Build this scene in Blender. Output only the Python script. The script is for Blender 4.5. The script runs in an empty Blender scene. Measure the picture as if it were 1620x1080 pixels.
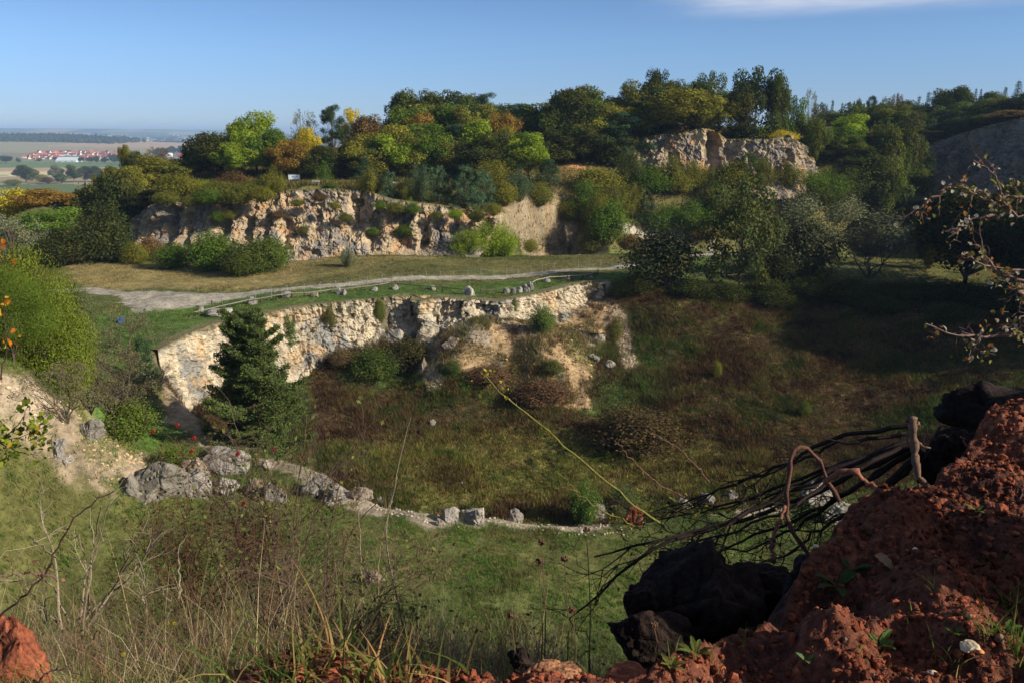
import bpy, math, random
import numpy as np
from math import radians as R

# ------------------------------------------------------------------ camera, world, sun
scn = bpy.context.scene
PITCH = R(13.74)
cam_d = bpy.data.cameras.new('camera'); cam = bpy.data.objects.new('camera', cam_d)
scn.collection.objects.link(cam)
cam_d.lens = 30; cam_d.sensor_width = 36; cam_d.clip_start = 0.05; cam_d.clip_end = 60000
cam.location = (0, 0, 0); cam.rotation_euler = (math.pi/2 - PITCH, 0, 0)
scn.camera = cam
SUN_EL, SUN_AZ = R(27), R(112)          # azimuth clockwise from +Y (view direction)
sd = bpy.data.lights.new('sun', 'SUN'); so = bpy.data.objects.new('sun', sd); scn.collection.objects.link(so)
sd.energy = 5.0; sd.angle = R(0.5); sd.color = (1.0, 0.935, 0.83)
so.rotation_euler = (math.pi/2 - SUN_EL, 0, math.pi - SUN_AZ)
w = bpy.data.worlds.new('World'); scn.world = w; w.use_nodes = True
nt = w.node_tree; N = nt.nodes; L = nt.links
N.clear()
out = N.new('ShaderNodeOutputWorld'); bg = N.new('ShaderNodeBackground'); bg.inputs[1].default_value = 0.096
sky = N.new('ShaderNodeTexSky'); sky.sky_type = 'NISHITA'; sky.sun_disc = False
sky.sun_elevation = SUN_EL; sky.sun_rotation = SUN_AZ; sky.altitude = 300
sky.air_density = 0.62; sky.dust_density = 0.0; sky.ozone_density = 4.4
tc = N.new('ShaderNodeTexCoord'); mp = N.new('ShaderNodeMapping'); mp.inputs['Scale'].default_value = (1.2, 1.2, 9.0)
mp.inputs['Rotation'].default_value = (0.0, R(6), 0)
nz = N.new('ShaderNodeTexNoise'); nz.inputs['Scale'].default_value = 2.2; nz.inputs['Detail'].default_value = 7; nz.inputs['Roughness'].default_value = .6
rp = N.new('ShaderNodeValToRGB'); rp.color_ramp.elements[0].position = .40; rp.color_ramp.elements[1].position = .62
sx = N.new('ShaderNodeSeparateXYZ')
def wmap(src, a, b):
    m = N.new('ShaderNodeMapRange'); m.inputs[1].default_value = a; m.inputs[2].default_value = b; m.interpolation_type = 'SMOOTHSTEP'; m.clamp = True
    L.new(src, m.inputs[0]); return m.outputs[0]
def wmath(op, a, b):
    m = N.new('ShaderNodeMath'); m.operation = op
    for i, v in enumerate((a, b)):
        if isinstance(v, (int, float)): m.inputs[i].default_value = v
        else: L.new(v, m.inputs[i])
    return m.outputs[0]
L.new(tc.outputs['Generated'], mp.inputs[0]); L.new(mp.outputs[0], nz.inputs[0]); L.new(nz.outputs[0], rp.inputs[0])
L.new(tc.outputs['Generated'], sx.inputs[0])
lowm = wmap(sx.outputs[2], .112, .14)      # a band of thin cirrus high on the right
rgt = wmap(sx.outputs[0], .12, .26)
cm = wmath('MULTIPLY', wmath('MULTIPLY', lowm, rgt), wmath('MULTIPLY', rp.outputs[0], .8))
mixc = N.new('ShaderNodeMix'); mixc.data_type = 'RGBA'
hzm = N.new('ShaderNodeMix'); hzm.data_type = 'RGBA'; L.new(wmap(sx.outputs[2], -.01, .11), hzm.inputs[0]); hzm.inputs[6].default_value = (.70, .67, .74, 1); hzm.inputs[7].default_value = (.97, .99, 1, 1)   # sky colour darkened towards the horizon, haze put into the tint
hmul_ = N.new('ShaderNodeVectorMath'); hmul_.operation = 'MULTIPLY'; L.new(sky.outputs[0], hmul_.inputs[0]); L.new(hzm.outputs[2], hmul_.inputs[1])
L.new(cm, mixc.inputs[0]); L.new(hmul_.outputs[0], mixc.inputs[6]); mixc.inputs[7].default_value = (7.6, 7.5, 7.9, 1)
L.new(mixc.outputs[2], bg.inputs[0]); L.new(bg.outputs[0], out.inputs[0])
scn.view_settings.view_transform = 'Standard'; scn.view_settings.look = 'None'
scn.view_settings.exposure = 0.38; scn.view_settings.gamma = 1.0
scn.render.engine = 'CYCLES'
scn.cycles.max_bounces = 5; scn.cycles.diffuse_bounces = 2; scn.cycles.transmission_bounces = 3; scn.cycles.transparent_max_bounces = 8
scn.cycles.volume_bounces = 0
scn.cycles.use_denoising = True; scn.cycles.use_adaptive_sampling = True; scn.cycles.adaptive_threshold = 0.02

# ------------------------------------------------------------------ helpers
rnd = random.Random(7)
rng = np.random.default_rng(11)
F = 1350.0
SP, CP = math.sin(PITCH), math.cos(PITCH)
def ray(px, py):
    a = (px-810)/F; u = (540-py)/F
    return a, CP+u*SP, -SP+u*CP
def P(px, py, Y):                       # point seen at a pixel of the photo, Y metres ahead
    a, b, c = ray(px, py); t = Y/b
    return (a*t, Y, c*t)
def PZ(px, py, z):                      # point seen at a pixel, on the level z
    a, b, c = ray(px, py); t = z/c
    return (a*t, b*t, z)

def _h(ix, iy, iz, s):
    h = (ix.astype(np.int64)*374761393 + iy.astype(np.int64)*668265263 + iz.astype(np.int64)*2147483647*3 + s*1274126177) & 0xffffffff
    h = ((h ^ (h >> 13))*1274126177) & 0xffffffff
    h = (h ^ (h >> 16))
    h = (h*2246822519) & 0xffffffff
    return (h ^ (h >> 15)) & 0xffffff
def vnoise(p, s=0):
    i = np.floor(p); f = p-i; f = f*f*(3-2*f); i = i.astype(np.int64); r = 0
    for dx in (0, 1):
        for dy in (0, 1):
            for dz in (0, 1):
                w_ = (f[:, 0] if dx else 1-f[:, 0])*(f[:, 1] if dy else 1-f[:, 1])*(f[:, 2] if dz else 1-f[:, 2])
                r = r + w_*(_h(i[:, 0]+dx, i[:, 1]+dy, i[:, 2]+dz, s)/float(0xffffff))
    return r*2-1
def fbm(p, o=4, s=0, g=.5):
    a = 1; r = 0; t = 0
    for k in range(o):
        r = r + a*vnoise(p*(2.03**k)+k*17.3, s+k); t += a; a *= g
    return r/t
def worley(p, s=0):                     # F1, F2, cell value
    i0 = np.floor(p).astype(np.int64); n = len(p)
    f1 = np.full(n, 9.); f2 = np.full(n, 9.); cid = np.zeros(n)
    for dx in (-1, 0, 1):
        for dy in (-1, 0, 1):
            for dz in (-1, 0, 1):
                a, b, c = i0[:, 0]+dx, i0[:, 1]+dy, i0[:, 2]+dz
                q = np.stack([a+_h(a, b, c, s)/16777215., b+_h(a, b, c, s+1)/16777215., c+_h(a, b, c, s+2)/16777215.], 1)
                d = np.linalg.norm(q-p, axis=1); v = _h(a, b, c, s+3)/16777215.
                m = d < f1; f2 = np.where(m, f1, np.minimum(f2, d)); f1 = np.where(m, d, f1); cid = np.where(m, v, cid)
    return f1, f2, cid
def sm(x): x = np.clip(x, 0, 1); return x*x*(3-2*x)

def srgb(r, g, b, k=1.0):
    f = lambda c: ((c/255+.055)/1.055)**2.4 if c > 10 else c/255/12.92
    return (f(r)*k, f(g)*k, f(b)*k)

def mesh_obj(name, V, faces, mat, parent=None, col=None, smooth=False, link=True):
    """V (n,3); faces: (m,k) array or list of such arrays; col (n,3) per-vertex"""
    if isinstance(faces, np.ndarray): faces = [faces]
    V = np.asarray(V, dtype=np.float32)
    me = bpy.data.meshes.new(name)
    me.vertices.add(len(V)); me.vertices.foreach_set('co', V.ravel())
    ls = []; st = []; o = 0
    for f in faces:
        f = np.asarray(f, dtype=np.int32)
        if len(f) == 0: continue
        k = f.shape[1]; ls.append(f.ravel()); st.append(o+np.arange(len(f))*k); o += len(f)*k
    lv = np.concatenate(ls); st = np.concatenate(st)
    me.loops.add(len(lv)); me.loops.foreach_set('vertex_index', lv)
    me.polygons.add(len(st)); me.polygons.foreach_set('loop_start', st.astype(np.int32))
    me.update(calc_edges=True)
    me.polygons.foreach_set('use_smooth', np.full(len(st), smooth, dtype=bool))
    if col is not None:
        ca = me.color_attributes.new('Col', 'FLOAT_COLOR', 'POINT')
        c4 = np.ones((len(V), 4), dtype=np.float32); c4[:, :3] = col
        ca.data.foreach_set('color', c4.ravel())
    me.validate()
    me.materials.append(mat)
    ob = bpy.data.objects.new(name, me)
    if link: scn.collection.objects.link(ob)
    if parent is not None: ob.parent = parent
    return ob
def tag(o, label=None, cat=None, group=None, kind=None):
    if label: o['label'] = label
    if cat: o['category'] = cat
    if group: o['group'] = group
    if kind: o['kind'] = kind
    return o
def empty(name, loc=(0, 0, 0), rz=0, sc=(1, 1, 1)):
    e = bpy.data.objects.new(name, None); scn.collection.objects.link(e)
    e.location = loc; e.rotation_euler = (0, 0, rz); e.scale = sc; e.empty_display_size = .3
    return e
class MB:
    def __init__(s): s.V = []; s.Q = []; s.T = []; s.C = []; s.n = 0
    def add(s, V, Q=None, T=None, c=(1, 1, 1)):
        V = np.asarray(V, float).reshape(-1, 3)
        if Q is not None and len(Q): s.Q.append(np.asarray(Q)+s.n)
        if T is not None and len(T): s.T.append(np.asarray(T)+s.n)
        c = np.asarray(c, float)
        s.C.append(np.broadcast_to(c, (len(V), 3)) if c.ndim == 1 else c)
        s.V.append(V); s.n += len(V)
    def tube(s, pts, rad, k=6, c=(1, 1, 1), cap=True):
        pts = np.asarray(pts, float); n = len(pts)
        rad = np.broadcast_to(np.asarray(rad, float), (n,))
        tg = np.gradient(pts, axis=0); tg /= np.linalg.norm(tg, axis=1)[:, None]+1e-9
        ref = np.array([0, 0, 1.]) if abs(tg[:, 2]).mean() < .8 else np.array([1., 0, 0])
        a = np.cross(tg, ref); a /= np.linalg.norm(a, axis=1)[:, None]+1e-9; b = np.cross(tg, a)
        th = np.arange(k)*2*math.pi/k
        V = pts[:, None, :]+rad[:, None, None]*(np.cos(th)[None, :, None]*a[:, None, :]+np.sin(th)[None, :, None]*b[:, None, :])
        i = np.arange(n-1)[:, None]*k; j = np.arange(k)[None, :]; j2 = (j+1) % k
        Q = np.stack([i+j, i+j2, i+k+j2, i+k+j], -1).reshape(-1, 4)
        V = V.reshape(-1, 3); T = None
        if cap:
            V = np.vstack([V, pts[0], pts[-1]]); m = n*k
            jj = np.arange(k); T = np.vstack([np.stack([np.full(k, m), (jj+1) % k, jj], 1), np.stack([np.full(k, m+1), (n-1)*k+jj, (n-1)*k+(jj+1) % k], 1)])
        s.add(V, Q, T, c)
    def box(s, c0, size, rz=0, c=(1, 1, 1)):
        x, y, z = np.array(size)/2
        V = np.array([[-x, -y, -z], [x, -y, -z], [x, y, -z], [-x, y, -z], [-x, -y, z], [x, -y, z], [x, y, z], [-x, y, z]])
        cr, sr = math.cos(rz), math.sin(rz); V = V @ np.array([[cr, sr, 0], [-sr, cr, 0], [0, 0, 1]])
        s.add(V+np.array(c0), [[0, 3, 2, 1], [4, 5, 6, 7], [0, 1, 5, 4], [1, 2, 6, 5], [2, 3, 7, 6], [3, 0, 4, 7]], None, c)
    def leaves(s, pos, nor, size, c, asp=.6, fold=0.0):     # one rhombic leaf face each
        n = len(pos); nor = nor/(np.linalg.norm(nor, axis=1)[:, None]+1e-9)
        t = rng.normal(size=(n, 3)); t -= (t*nor).sum(1)[:, None]*nor; t /= np.linalg.norm(t, axis=1)[:, None]+1e-9
        b = np.cross(nor, t); sz = np.broadcast_to(np.asarray(size, float), (n,))[:, None]
        V = np.stack([pos-t*sz*.5, pos+b*sz*asp*.5-t*sz*.05+nor*sz*fold, pos+t*sz*.5, pos-b*sz*asp*.5-t*sz*.05+nor*sz*fold], 1).reshape(-1, 3)
        Q = np.arange(n*4).reshape(n, 4)
        cc = np.repeat(np.asarray(c, float), 4, axis=0) if np.ndim(c) == 2 else c
        s.add(V, Q, None, cc)
    def build(s, name, mat, parent=None, smooth=False, link=True):
        f = []
        if s.Q: f.append(np.vstack(s.Q))
        if s.T: f.append(np.vstack(s.T))
        return mesh_obj(name, np.vstack(s.V), f, mat, parent, np.vstack(s.C), smooth, link)

# ------------------------------------------------------------------ materials
def new_mat(name):
    m = bpy.data.materials.new(name); m.use_nodes = True; m.node_tree.nodes.clear(); return m, m.node_tree.nodes, m.node_tree.links
def nmath(nt_, op, a, b=None):
    m = nt_.nodes.new('ShaderNodeMath'); m.operation = op
    for i, v in enumerate((a, b)):
        if v is None: continue
        if isinstance(v, (int, float)): m.inputs[i].default_value = v
        else: nt_.links.new(v, m.inputs[i])
    return m.outputs[0]
def scaled(nt_, colsock, fac):
    v = nt_.nodes.new('ShaderNodeVectorMath'); v.operation = 'SCALE'
    nt_.links.new(colsock, v.inputs[0])
    if isinstance(fac, (int, float)): v.inputs['Scale'].default_value = fac
    else: nt_.links.new(fac, v.inputs['Scale'])
    return v.outputs[0]
def noise_node(nt_, scale, detail=4, rough=.55, coord='Object', stretch=None):
    t = nt_.nodes.new('ShaderNodeTexCoord'); n = nt_.nodes.new('ShaderNodeTexNoise')
    n.inputs['Scale'].default_value = scale; n.inputs['Detail'].default_value = detail; n.inputs['Roughness'].default_value = rough
    if stretch:
        mp_ = nt_.nodes.new('ShaderNodeMapping'); mp_.inputs['Scale'].default_value = stretch
        nt_.links.new(t.outputs[coord], mp_.inputs[0]); nt_.links.new(mp_.outputs[0], n.inputs[0])
    else: nt_.links.new(t.outputs[coord], n.inputs[0])
    return n.outputs[0]
def mrange(nt_, s_, a, b, c, d):
    m = nt_.nodes.new('ShaderNodeMapRange'); nt_.links.new(s_, m.inputs[0])
    for i, v in enumerate((a, b, c, d)): m.inputs[i+1].default_value = v
    return m.outputs[0]
def mixrgb(nt_, f, a, b):
    m = nt_.nodes.new('ShaderNodeMix'); m.data_type = 'RGBA'
    for i, v in ((0, f), (6, a), (7, b)):
        if isinstance(v, (int, float)): m.inputs[i].default_value = v
        elif isinstance(v, tuple): m.inputs[i].default_value = (*v, 1)
        else: nt_.links.new(v, m.inputs[i])
    return m.outputs[2]
def surf_mat(name, amp=.5, sc1=1.5, sc2=9, bump=.3, bdist=.1, rough=.95, base=None, obj_col=False, stretch=None, spec=.15, dark=None):
    """vertex colour (or object colour) albedo, broken up by two noises, with bump"""
    m, n, l = new_mat(name); nt_ = m.node_tree
    o = n.new('ShaderNodeOutputMaterial'); b = n.new('ShaderNodeBsdfPrincipled'); l.new(b.outputs[0], o.inputs[0])
    b.inputs['Roughness'].default_value = rough; b.inputs['Specular IOR Level'].default_value = spec
    if base is not None:
        c = n.new('ShaderNodeRGB'); c.outputs[0].default_value = (*base, 1); cs = c.outputs[0]
    elif obj_col:
        oi = n.new('ShaderNodeObjectInfo'); va = n.new('ShaderNodeVertexColor'); va.layer_name = 'Col'
        mm = n.new('ShaderNodeVectorMath'); mm.operation = 'MULTIPLY'; l.new(oi.outputs['Color'], mm.inputs[0]); l.new(va.outputs[0], mm.inputs[1]); cs = mm.outputs[0]
    else:
        va = n.new('ShaderNodeVertexColor'); va.layer_name = 'Col'; cs = va.outputs[0]
    n1 = noise_node(nt_, sc1, 5, .6, stretch=stretch); n2 = noise_node(nt_, sc2, 4, .6, stretch=stretch)
    f1 = mrange(nt_, n1, .3, .7, 1-amp*.6, 1+amp*.6); f2 = mrange(nt_, n2, .3, .7, 1-amp, 1+amp)
    cs = scaled(nt_, cs, nmath(nt_, 'MULTIPLY', f1, f2))
    if dark is not None: cs = mixrgb(nt_, mrange(nt_, noise_node(nt_, sc1*1.7, 6, .7), .58, .7, 0, .8), cs, dark)
    l.new(cs, b.inputs['Base Color'])
    bp = n.new('ShaderNodeBump'); bp.inputs['Strength'].default_value = bump; bp.inputs['Distance'].default_value = bdist
    l.new(nmath(nt_, 'ADD', n2, nmath(nt_, 'MULTIPLY', n1, .8)), bp.inputs['Height']); l.new(bp.outputs[0], b.inputs['Normal'])
    return m
def leaf_mat(name, trans=.3, gold=(.19, .14, .025), goldamt=.5, vertex_only=False):
    """object colour albedo; mesh colour r = brightness, g = how far the leaf has turned"""
    m, n, l = new_mat(name); nt_ = m.node_tree
    o = n.new('ShaderNodeOutputMaterial'); d = n.new('ShaderNodeBsdfDiffuse'); t = n.new('ShaderNodeBsdfTranslucent'); mx = n.new('ShaderNodeMixShader')
    mx.inputs[0].default_value = trans
    va = n.new('ShaderNodeVertexColor'); va.layer_name = 'Col'
    if vertex_only: cs = va.outputs[0]
    else:
        oi = n.new('ShaderNodeObjectInfo'); sp = n.new('ShaderNodeSeparateColor'); l.new(va.outputs[0], sp.inputs[0])
        cs = mixrgb(nt_, nmath(nt_, 'MULTIPLY', sp.outputs[1], goldamt), oi.outputs['Color'], gold)
        cs = scaled(nt_, cs, sp.outputs[0])
    l.new(cs, d.inputs[0]); l.new(cs, t.inputs[0]); l.new(d.outputs[0], mx.inputs[1]); l.new(t.outputs[0], mx.inputs[2]); l.new(mx.outputs[0], o.inputs[0])
    return m
M_terrain = surf_mat('ground_cover', .35, .25, 2.2, .5, .25)
M_cliff = surf_mat('limestone_face', .28, .5, 3.0, .7, .3, dark=(.10, .095, .085))
M_rock = surf_mat('limestone_block', .3, .9, 5.0, .5, .12, dark=(.09, .088, .08))
M_soil = surf_mat('red_soil', .55, 4, 38, .8, .02)
M_leaf = leaf_mat('leaf')
M_needle = leaf_mat('needles', .15, (.09, .12, .03), .5)
M_grass = leaf_mat('grass_blades', .25, vertex_only=True)
M_fleaf = leaf_mat('near_leaves', .45, vertex_only=True)
M_bark = surf_mat('bark', .5, 3, 20, .6, .03)
M_twig = surf_mat('twig_bark', .35, 15, 90, .5, .004)
M_wood = surf_mat('weathered_wood', .3, 3, 18, .4, .02)
M_metal = surf_mat('galvanised_wire', .1, 3, 18, .1, .005, rough=.55, spec=.5)
M_paint = surf_mat('render_and_tiles', .12, .2, 1.5, .2, .05, obj_col=False)

# ------------------------------------------------------------------ terrain heights
class RBF:
    def __init__(s, pts, c=6., sc=1.):
        p = np.array(pts, float); s.xy = p[:, :2]; s.c = c; n = len(p)
        A = np.zeros((n+3, n+3)); A[:n, :n] = s.phi(s.xy[:, None]-s.xy[None]); A[:n, n] = 1; A[:n, n+1:n+3] = s.xy; A[n, :n] = 1; A[n+1:, :n] = s.xy.T
        A[:n, :n] -= np.eye(n)*1e-3
        s.w = np.linalg.solve(A, np.r_[p[:, 2], 0, 0, 0])
    def phi(s, d): return -np.sqrt((d**2).sum(-1)+s.c**2)
    def __call__(s, x, y):
        q = np.stack([x, y], 1); r = np.empty(len(q)); n = len(s.xy)
        for i in range(0, len(q), 100000):
            b = q[i:i+100000]; r[i:i+100000] = s.phi(b[:, None]-s.xy[None]) @ s.w[:n]+s.w[n]+b @ s.w[n+1:]
        return r
def sdist(x, y, poly):                   # signed distance, + inside
    poly = np.asarray(poly, float)[:, :2]; n = len(poly); q = np.stack([x, y], 1); d2 = np.full(len(q), 1e18); ins = np.zeros(len(q), bool)
    for i in range(n):
        a = poly[i]; b = poly[(i+1) % n]; e = b-a; t = np.clip(((q-a) @ e)/(e @ e+1e-12), 0, 1)
        d2 = np.minimum(d2, ((q-a-t[:, None]*e)**2).sum(1))
        if a[1] != b[1]:
            c = ((a[1] > y) != (b[1] > y)) & (x < (b[0]-a[0])*(y-a[1])/(b[1]-a[1])+a[0]); ins ^= c
    d = np.sqrt(d2); return np.where(ins, d, -d)
def ldist(x, y, line):
    line = np.asarray(line, float)[:, :2]; q = np.stack([x, y], 1); d2 = np.full(len(q), 1e18)
    for i in range(len(line)-1):
        a = line[i]; b = line[i+1]; e = b-a; t = np.clip(((q-a) @ e)/(e @ e+1e-12), 0, 1)
        d2 = np.minimum(d2, ((q-a-t[:, None]*e)**2).sum(1))
    return np.sqrt(d2)

mp_ = [PZ(*p) for p in [(150,460,-24),(230,520,-24.2),(250,552,-24.5),(130,560,-23.2),(60,610,-20.5),(0,640,-20),(0,560,-20),(100,690,-24.6),
      (165,745,-27.2),(0,740,-26),(0,900,-27.5),(400,850,-27.6),(800,850,-28.2),(1200,850,-28.5),(600,800,-28.3),(900,825,-28.6),(420,722,-28.2),(330,680,-28),
      (240,620,-26.3),(280,655,-27.5),(190,640,-25),(300,440,-24),(800,440,-24.1),(1000,430,-24.2),(600,405,-23.8),(1100,400,-23.6),(1300,420,-23.8),(1500,425,-23.5),
      (0,420,-25),(100,400,-26),(1000,455,-24.3),(1250,452,-24.5),(1600,450,-24),(700,470,-24),(420,495,-24),(965,443,-24)]]
mp_ += [(0,0,-3.5),(-20,0,-4),(0,10,-12),(-20,12,-12),(-40,15,-12),(0,20,-21),(-25,20,-21),(0,31,-26.9),(-15,31,-26.9),(25,10,-9),(30,35,-24),(60,60,-25),(80,95,-25),(-60,40,-16),(-90,80,-19),(-110,140,-25),
        (-30,31,-26.4),(15,31,-27),(-130,200,-34),(-100,190,-28),(0,-30,0),(60,0,-5)]
S_M = RBF(mp_)
RIM_CLIFF = [PZ(*p) for p in [(250,556,-24.3),(290,534,-24.2),(335,515,-24),(395,503,-24),(425,496,-24),(480,485,-24),(540,480,-24),(600,474,-24),(650,470,-24),(668,478,-24.2),(690,470,-24),
      (740,474,-24),(790,478,-24.2),(850,466,-24.1),(900,453,-24),(930,448,-24),(966,446,-24)]]
RIM_REST = [PZ(*p) for p in [(985,452,-24.3),(1080,452,-24.5),(1250,452,-24.5),(1450,455,-24.3),(1620,470,-24),(1800,560,-24.5),(1800,700,-25.5),(1300,790,-28.3),(1100,812,-28.5),(900,828,-28.6),(760,824,-28.6),(690,820,-28.5),
      (600,802,-28.3),(560,782,-28.2),(500,752,-28.2),(420,720,-28.2),(345,682,-28),(300,655,-27.6),(262,620,-26.6),(246,585,-25.3)]]
PIT = RIM_CLIFF+RIM_REST
bp_ = [P(*p) for p in [(300,655,93),(400,600,108),(470,592,114.5),(550,562,118),(620,556,120.5),(660,550,121),(720,520,120.5),(800,520,118.5),(860,515,124.5),(930,495,132.5),
      (750,560,113.5),(850,565,113),(960,525,127),(985,565,119),(900,625,109),(800,605,111.5)]]
bp_ += [PZ(*p) for p in [(500,640,-34.5),(640,600,-33.5),(700,640,-34.6),(800,660,-35.5),(880,655,-35),(1000,640,-34.8),(800,740,-37),(600,720,-36.6),(450,700,-35.5),(600,790,-37.3),(1000,740,-37.2),(1000,700,-36.6),
      (1150,740,-36.8),(1060,560,-31),(1050,490,-26.6),(1120,640,-34),(1200,480,-26.2),(1200,560,-30),(1200,640,-33.5),(1250,700,-35),(1400,480,-25.6),(1400,560,-29.3),(1400,640,-32),(1500,520,-26.5),(1500,600,-29.6),(1550,680,-31.5),
      (1620,560,-26.5),(1680,600,-27),(1350,700,-34),(1700,470,-24.5),(400,760,-35.5),(340,700,-32)]]
bp_ += [(20,62,-37),(0,70,-38),(-15,72,-37.5),(40,70,-35),(70,80,-29)]
S_B = RBF(bp_)
CL2 = [P(*p) for p in [(205,350,186),(240,325,184),(300,318,180),(360,316,181),(420,312,180),(450,304,180),(520,300,182),(580,304,182),(620,316,181),(660,322,180),(700,326,180),(740,334,181),(790,336,183),(830,325,190),(870,306,200),(905,302,205)]]
CL2B = [P(*p) for p in [(205,400,176),(250,397,175),(300,400,174),(360,400,174),(430,408,171),(480,404,172),(540,400,174),(600,398,175),(650,396,176),(700,398,175),(760,402,173),(810,405,172),(880,400,175),(930,396,177),(965,388,182)]]
T_POLY = CL2+[P(965,375,192), P(1040,345,208), P(1200,330,212), P(1330,310,222), P(1420,300,250), (170,330,0), (330,600,0), (-60,600,0), (-190,330,0), (-105,215,0)]
tp_ = [P(*p) for p in [(205,350,186),(250,318,184),(300,316,181),(450,302,181),(520,298,182),(620,314,182),(700,325,181),(790,335,184),(870,305,201),(465,292,205),(300,300,200),(580,293,205),(380,285,215),(260,300,205),
      (600,275,225),(700,262,235),(800,262,232),(900,275,225),(700,295,205),(850,300,208),(1000,330,212),(1000,300,222),(960,345,205),(1150,330,215),(1240,300,222),(1100,300,225),(1300,300,235),(1400,290,260),(1430,280,300),(960,260,238),(850,248,245)]]
tp_ += [(-120,260,-14),(-80,260,-8),(-40,275,-4),(0,275,-2),(0,320,-2),(-60,320,-6),(50,290,0),(50,330,2),(100,330,-1),(100,380,-4),(160,420,-8),(-140,220,-28),(200,460,-8),(150,300,-14),(120,250,-15)]
S_T = RBF(tp_, 8)
CL3 = [P(*p) for p in [(950,268,236),(975,240,237),(1010,222,236),(1040,215,234),(1075,214,232),(1110,205,232),(1128,208,234),(1150,222,235),(1180,222,232),(1215,222,230),(1245,215,230),(1262,228,231),(1280,250,234),(1292,270,240)]]
CL3B = [P(*p) for p in [(945,282,232),(975,282,228),(1010,285,226),(1040,288,225),(1075,290,224),(1110,290,224),(1130,292,224),(1150,292,224),(1180,294,222),(1215,296,222),(1245,296,222),(1268,292,224),(1288,285,230),(1300,280,236)]]
H3 = CL3+[(125,262,0),(130,330,0),(60,360,0),(10,300,0)]
hp_ = CL3+[(60,260,0),(60,300,2),(100,290,0),(110,262,-2),(30,270,-1),(20,300,0),(90,340,2),(36,245,-2.0)]
S_H = RBF(hp_, 8)
CL4 = [(150,352,-12),(150,335,-8.5),(150,315,-4),(152,295,0),(153,275,3),(156,255,6),(158,235,8),(160,210,8)]
CL4B = [(144,350,-15.5),(142,332,-16),(141,312,-17),(141,292,-18),(141,270,-19),(140,250,-19),(138,230,-19),(136,205,-19)]
R_POLY = CL4+[(128,170,0),(100,150,0),(88,140,0),(78,118,0),(68,96,0),(66,80,0),(60,30,0),(60,-60,0),(900,-60,0),(900,700,0),(330,640,0),(190,440,0),(160,380,0)]
rp_ = CL4+[(140,170,3),(96,136,-10),(94,118,-17),(110,140,-2),(112,115,-12),(90,98,-23),(105,80,-22),(170,180,7),(185,240,9),(205,300,8),(190,350,5),(230,400,10),(300,450,14),(250,150,8),(300,250,14),(170,100,-4),(120,30,-12),(80,0,-8),(500,300,25),(500,0,20),(600,600,15)]
S_R = RBF(rp_, 8)
UPL = [(-260,-300),(-230,60),(-170,190),(-135,225),(-95,290),(0,380),(120,500),(500,800),(1200,900),(1200,-300)]
def valley(x, y):
    z = -80+3*np.sin(x/700.)+3*np.sin(y/900.+1)
    def bump(cx, cy, sx_, sy_, a): return a*np.exp(-(((x-cx)/sx_)**2+((y-cy)/sy_)**2))
    z = z+bump(-2750, 5100, 800, 700, 42)+bump(-3700, 4800, 900, 700, 10)
    r = np.hypot(x, y)
    far = sm((y-9000)/5000.)
    z = z+far*(108+34*np.sin(x/1450.+.6)+14*np.sin(x/530.)+8*np.sin(x/230.))
    z = z+bump(-4200, 8800, 900, 500, 30)+bump(-2800, 9800, 1300, 500, 26)+bump(-5600, 9300, 900, 500, 22)
    z = z-(np.clip(y-17000, 0, None))*.05
    return z
def height(x, y, detail=True):
    x = np.asarray(x, float).ravel(); y = np.asarray(y, float).ravel()
    near = (np.hypot(x, y) < 1000)
    z = valley(x, y)
    xn, yn = x[near], y[near]
    if len(xn):
        zm = S_M(xn, yn)
        sT = sdist(xn, yn, T_POLY); wT = 4+10*sm((xn-5)/25.)
        zz = zm+(S_T(xn, yn)-zm)*sm(sT/wT+.25)
        s3 = sdist(xn, yn, H3); zz = zz+(S_H(xn, yn)-zz)*sm(s3/5.+.3)*(s3 > -3)
        sR = sdist(xn, yn, R_POLY); wR = 5+24*sm((215-yn)/40.)
        zz = zz+(S_R(xn, yn)-zz)*sm(sR/wR)
        sPt = sdist(xn, yn, PIT); b = S_B(xn, yn); b = np.minimum(b, zz+.3)
        cl = ldist(xn, yn, RIM_CLIFF); wP = 1.5+1.7*sm((cl-3)/4.); shf = .55*sm((3-cl)/1.5)
        zz = zz+(b-zz)*sm((sPt+shf)/wP)
        if detail:
            q = np.stack([xn, yn, zz*0], 1)
            f = sm(np.hypot(xn, yn)/20.-.4)
            onpit = sm(sPt/3.)
            zz = zz+f*(fbm(q*.12, 3, 5)*.5+fbm(q*.7, 3, 9)*(.10+.22*onpit))
        e = sdist(xn, yn, UPL); k = sm((e+190)/190.)
        z[near] = z[near]+(zz-z[near])*k
    return z
def hz(x, y): return float(height([x], [y])[0])
def G(px, py, y0=36, y1=420):            # where the ray through a pixel meets the ground
    ys = np.concatenate([np.arange(y0, min(y1, 420), .4), np.geomspace(420, max(421, y1), 200) if y1 > 420 else []])
    a, b, c = ray(px, py); t = ys/b
    h = height(a*t, ys); k = np.argmax(c*t <= h)
    if not (c*t <= h).any(): k = len(ys)-1
    return (a*t[k], ys[k], h[k])

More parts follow.
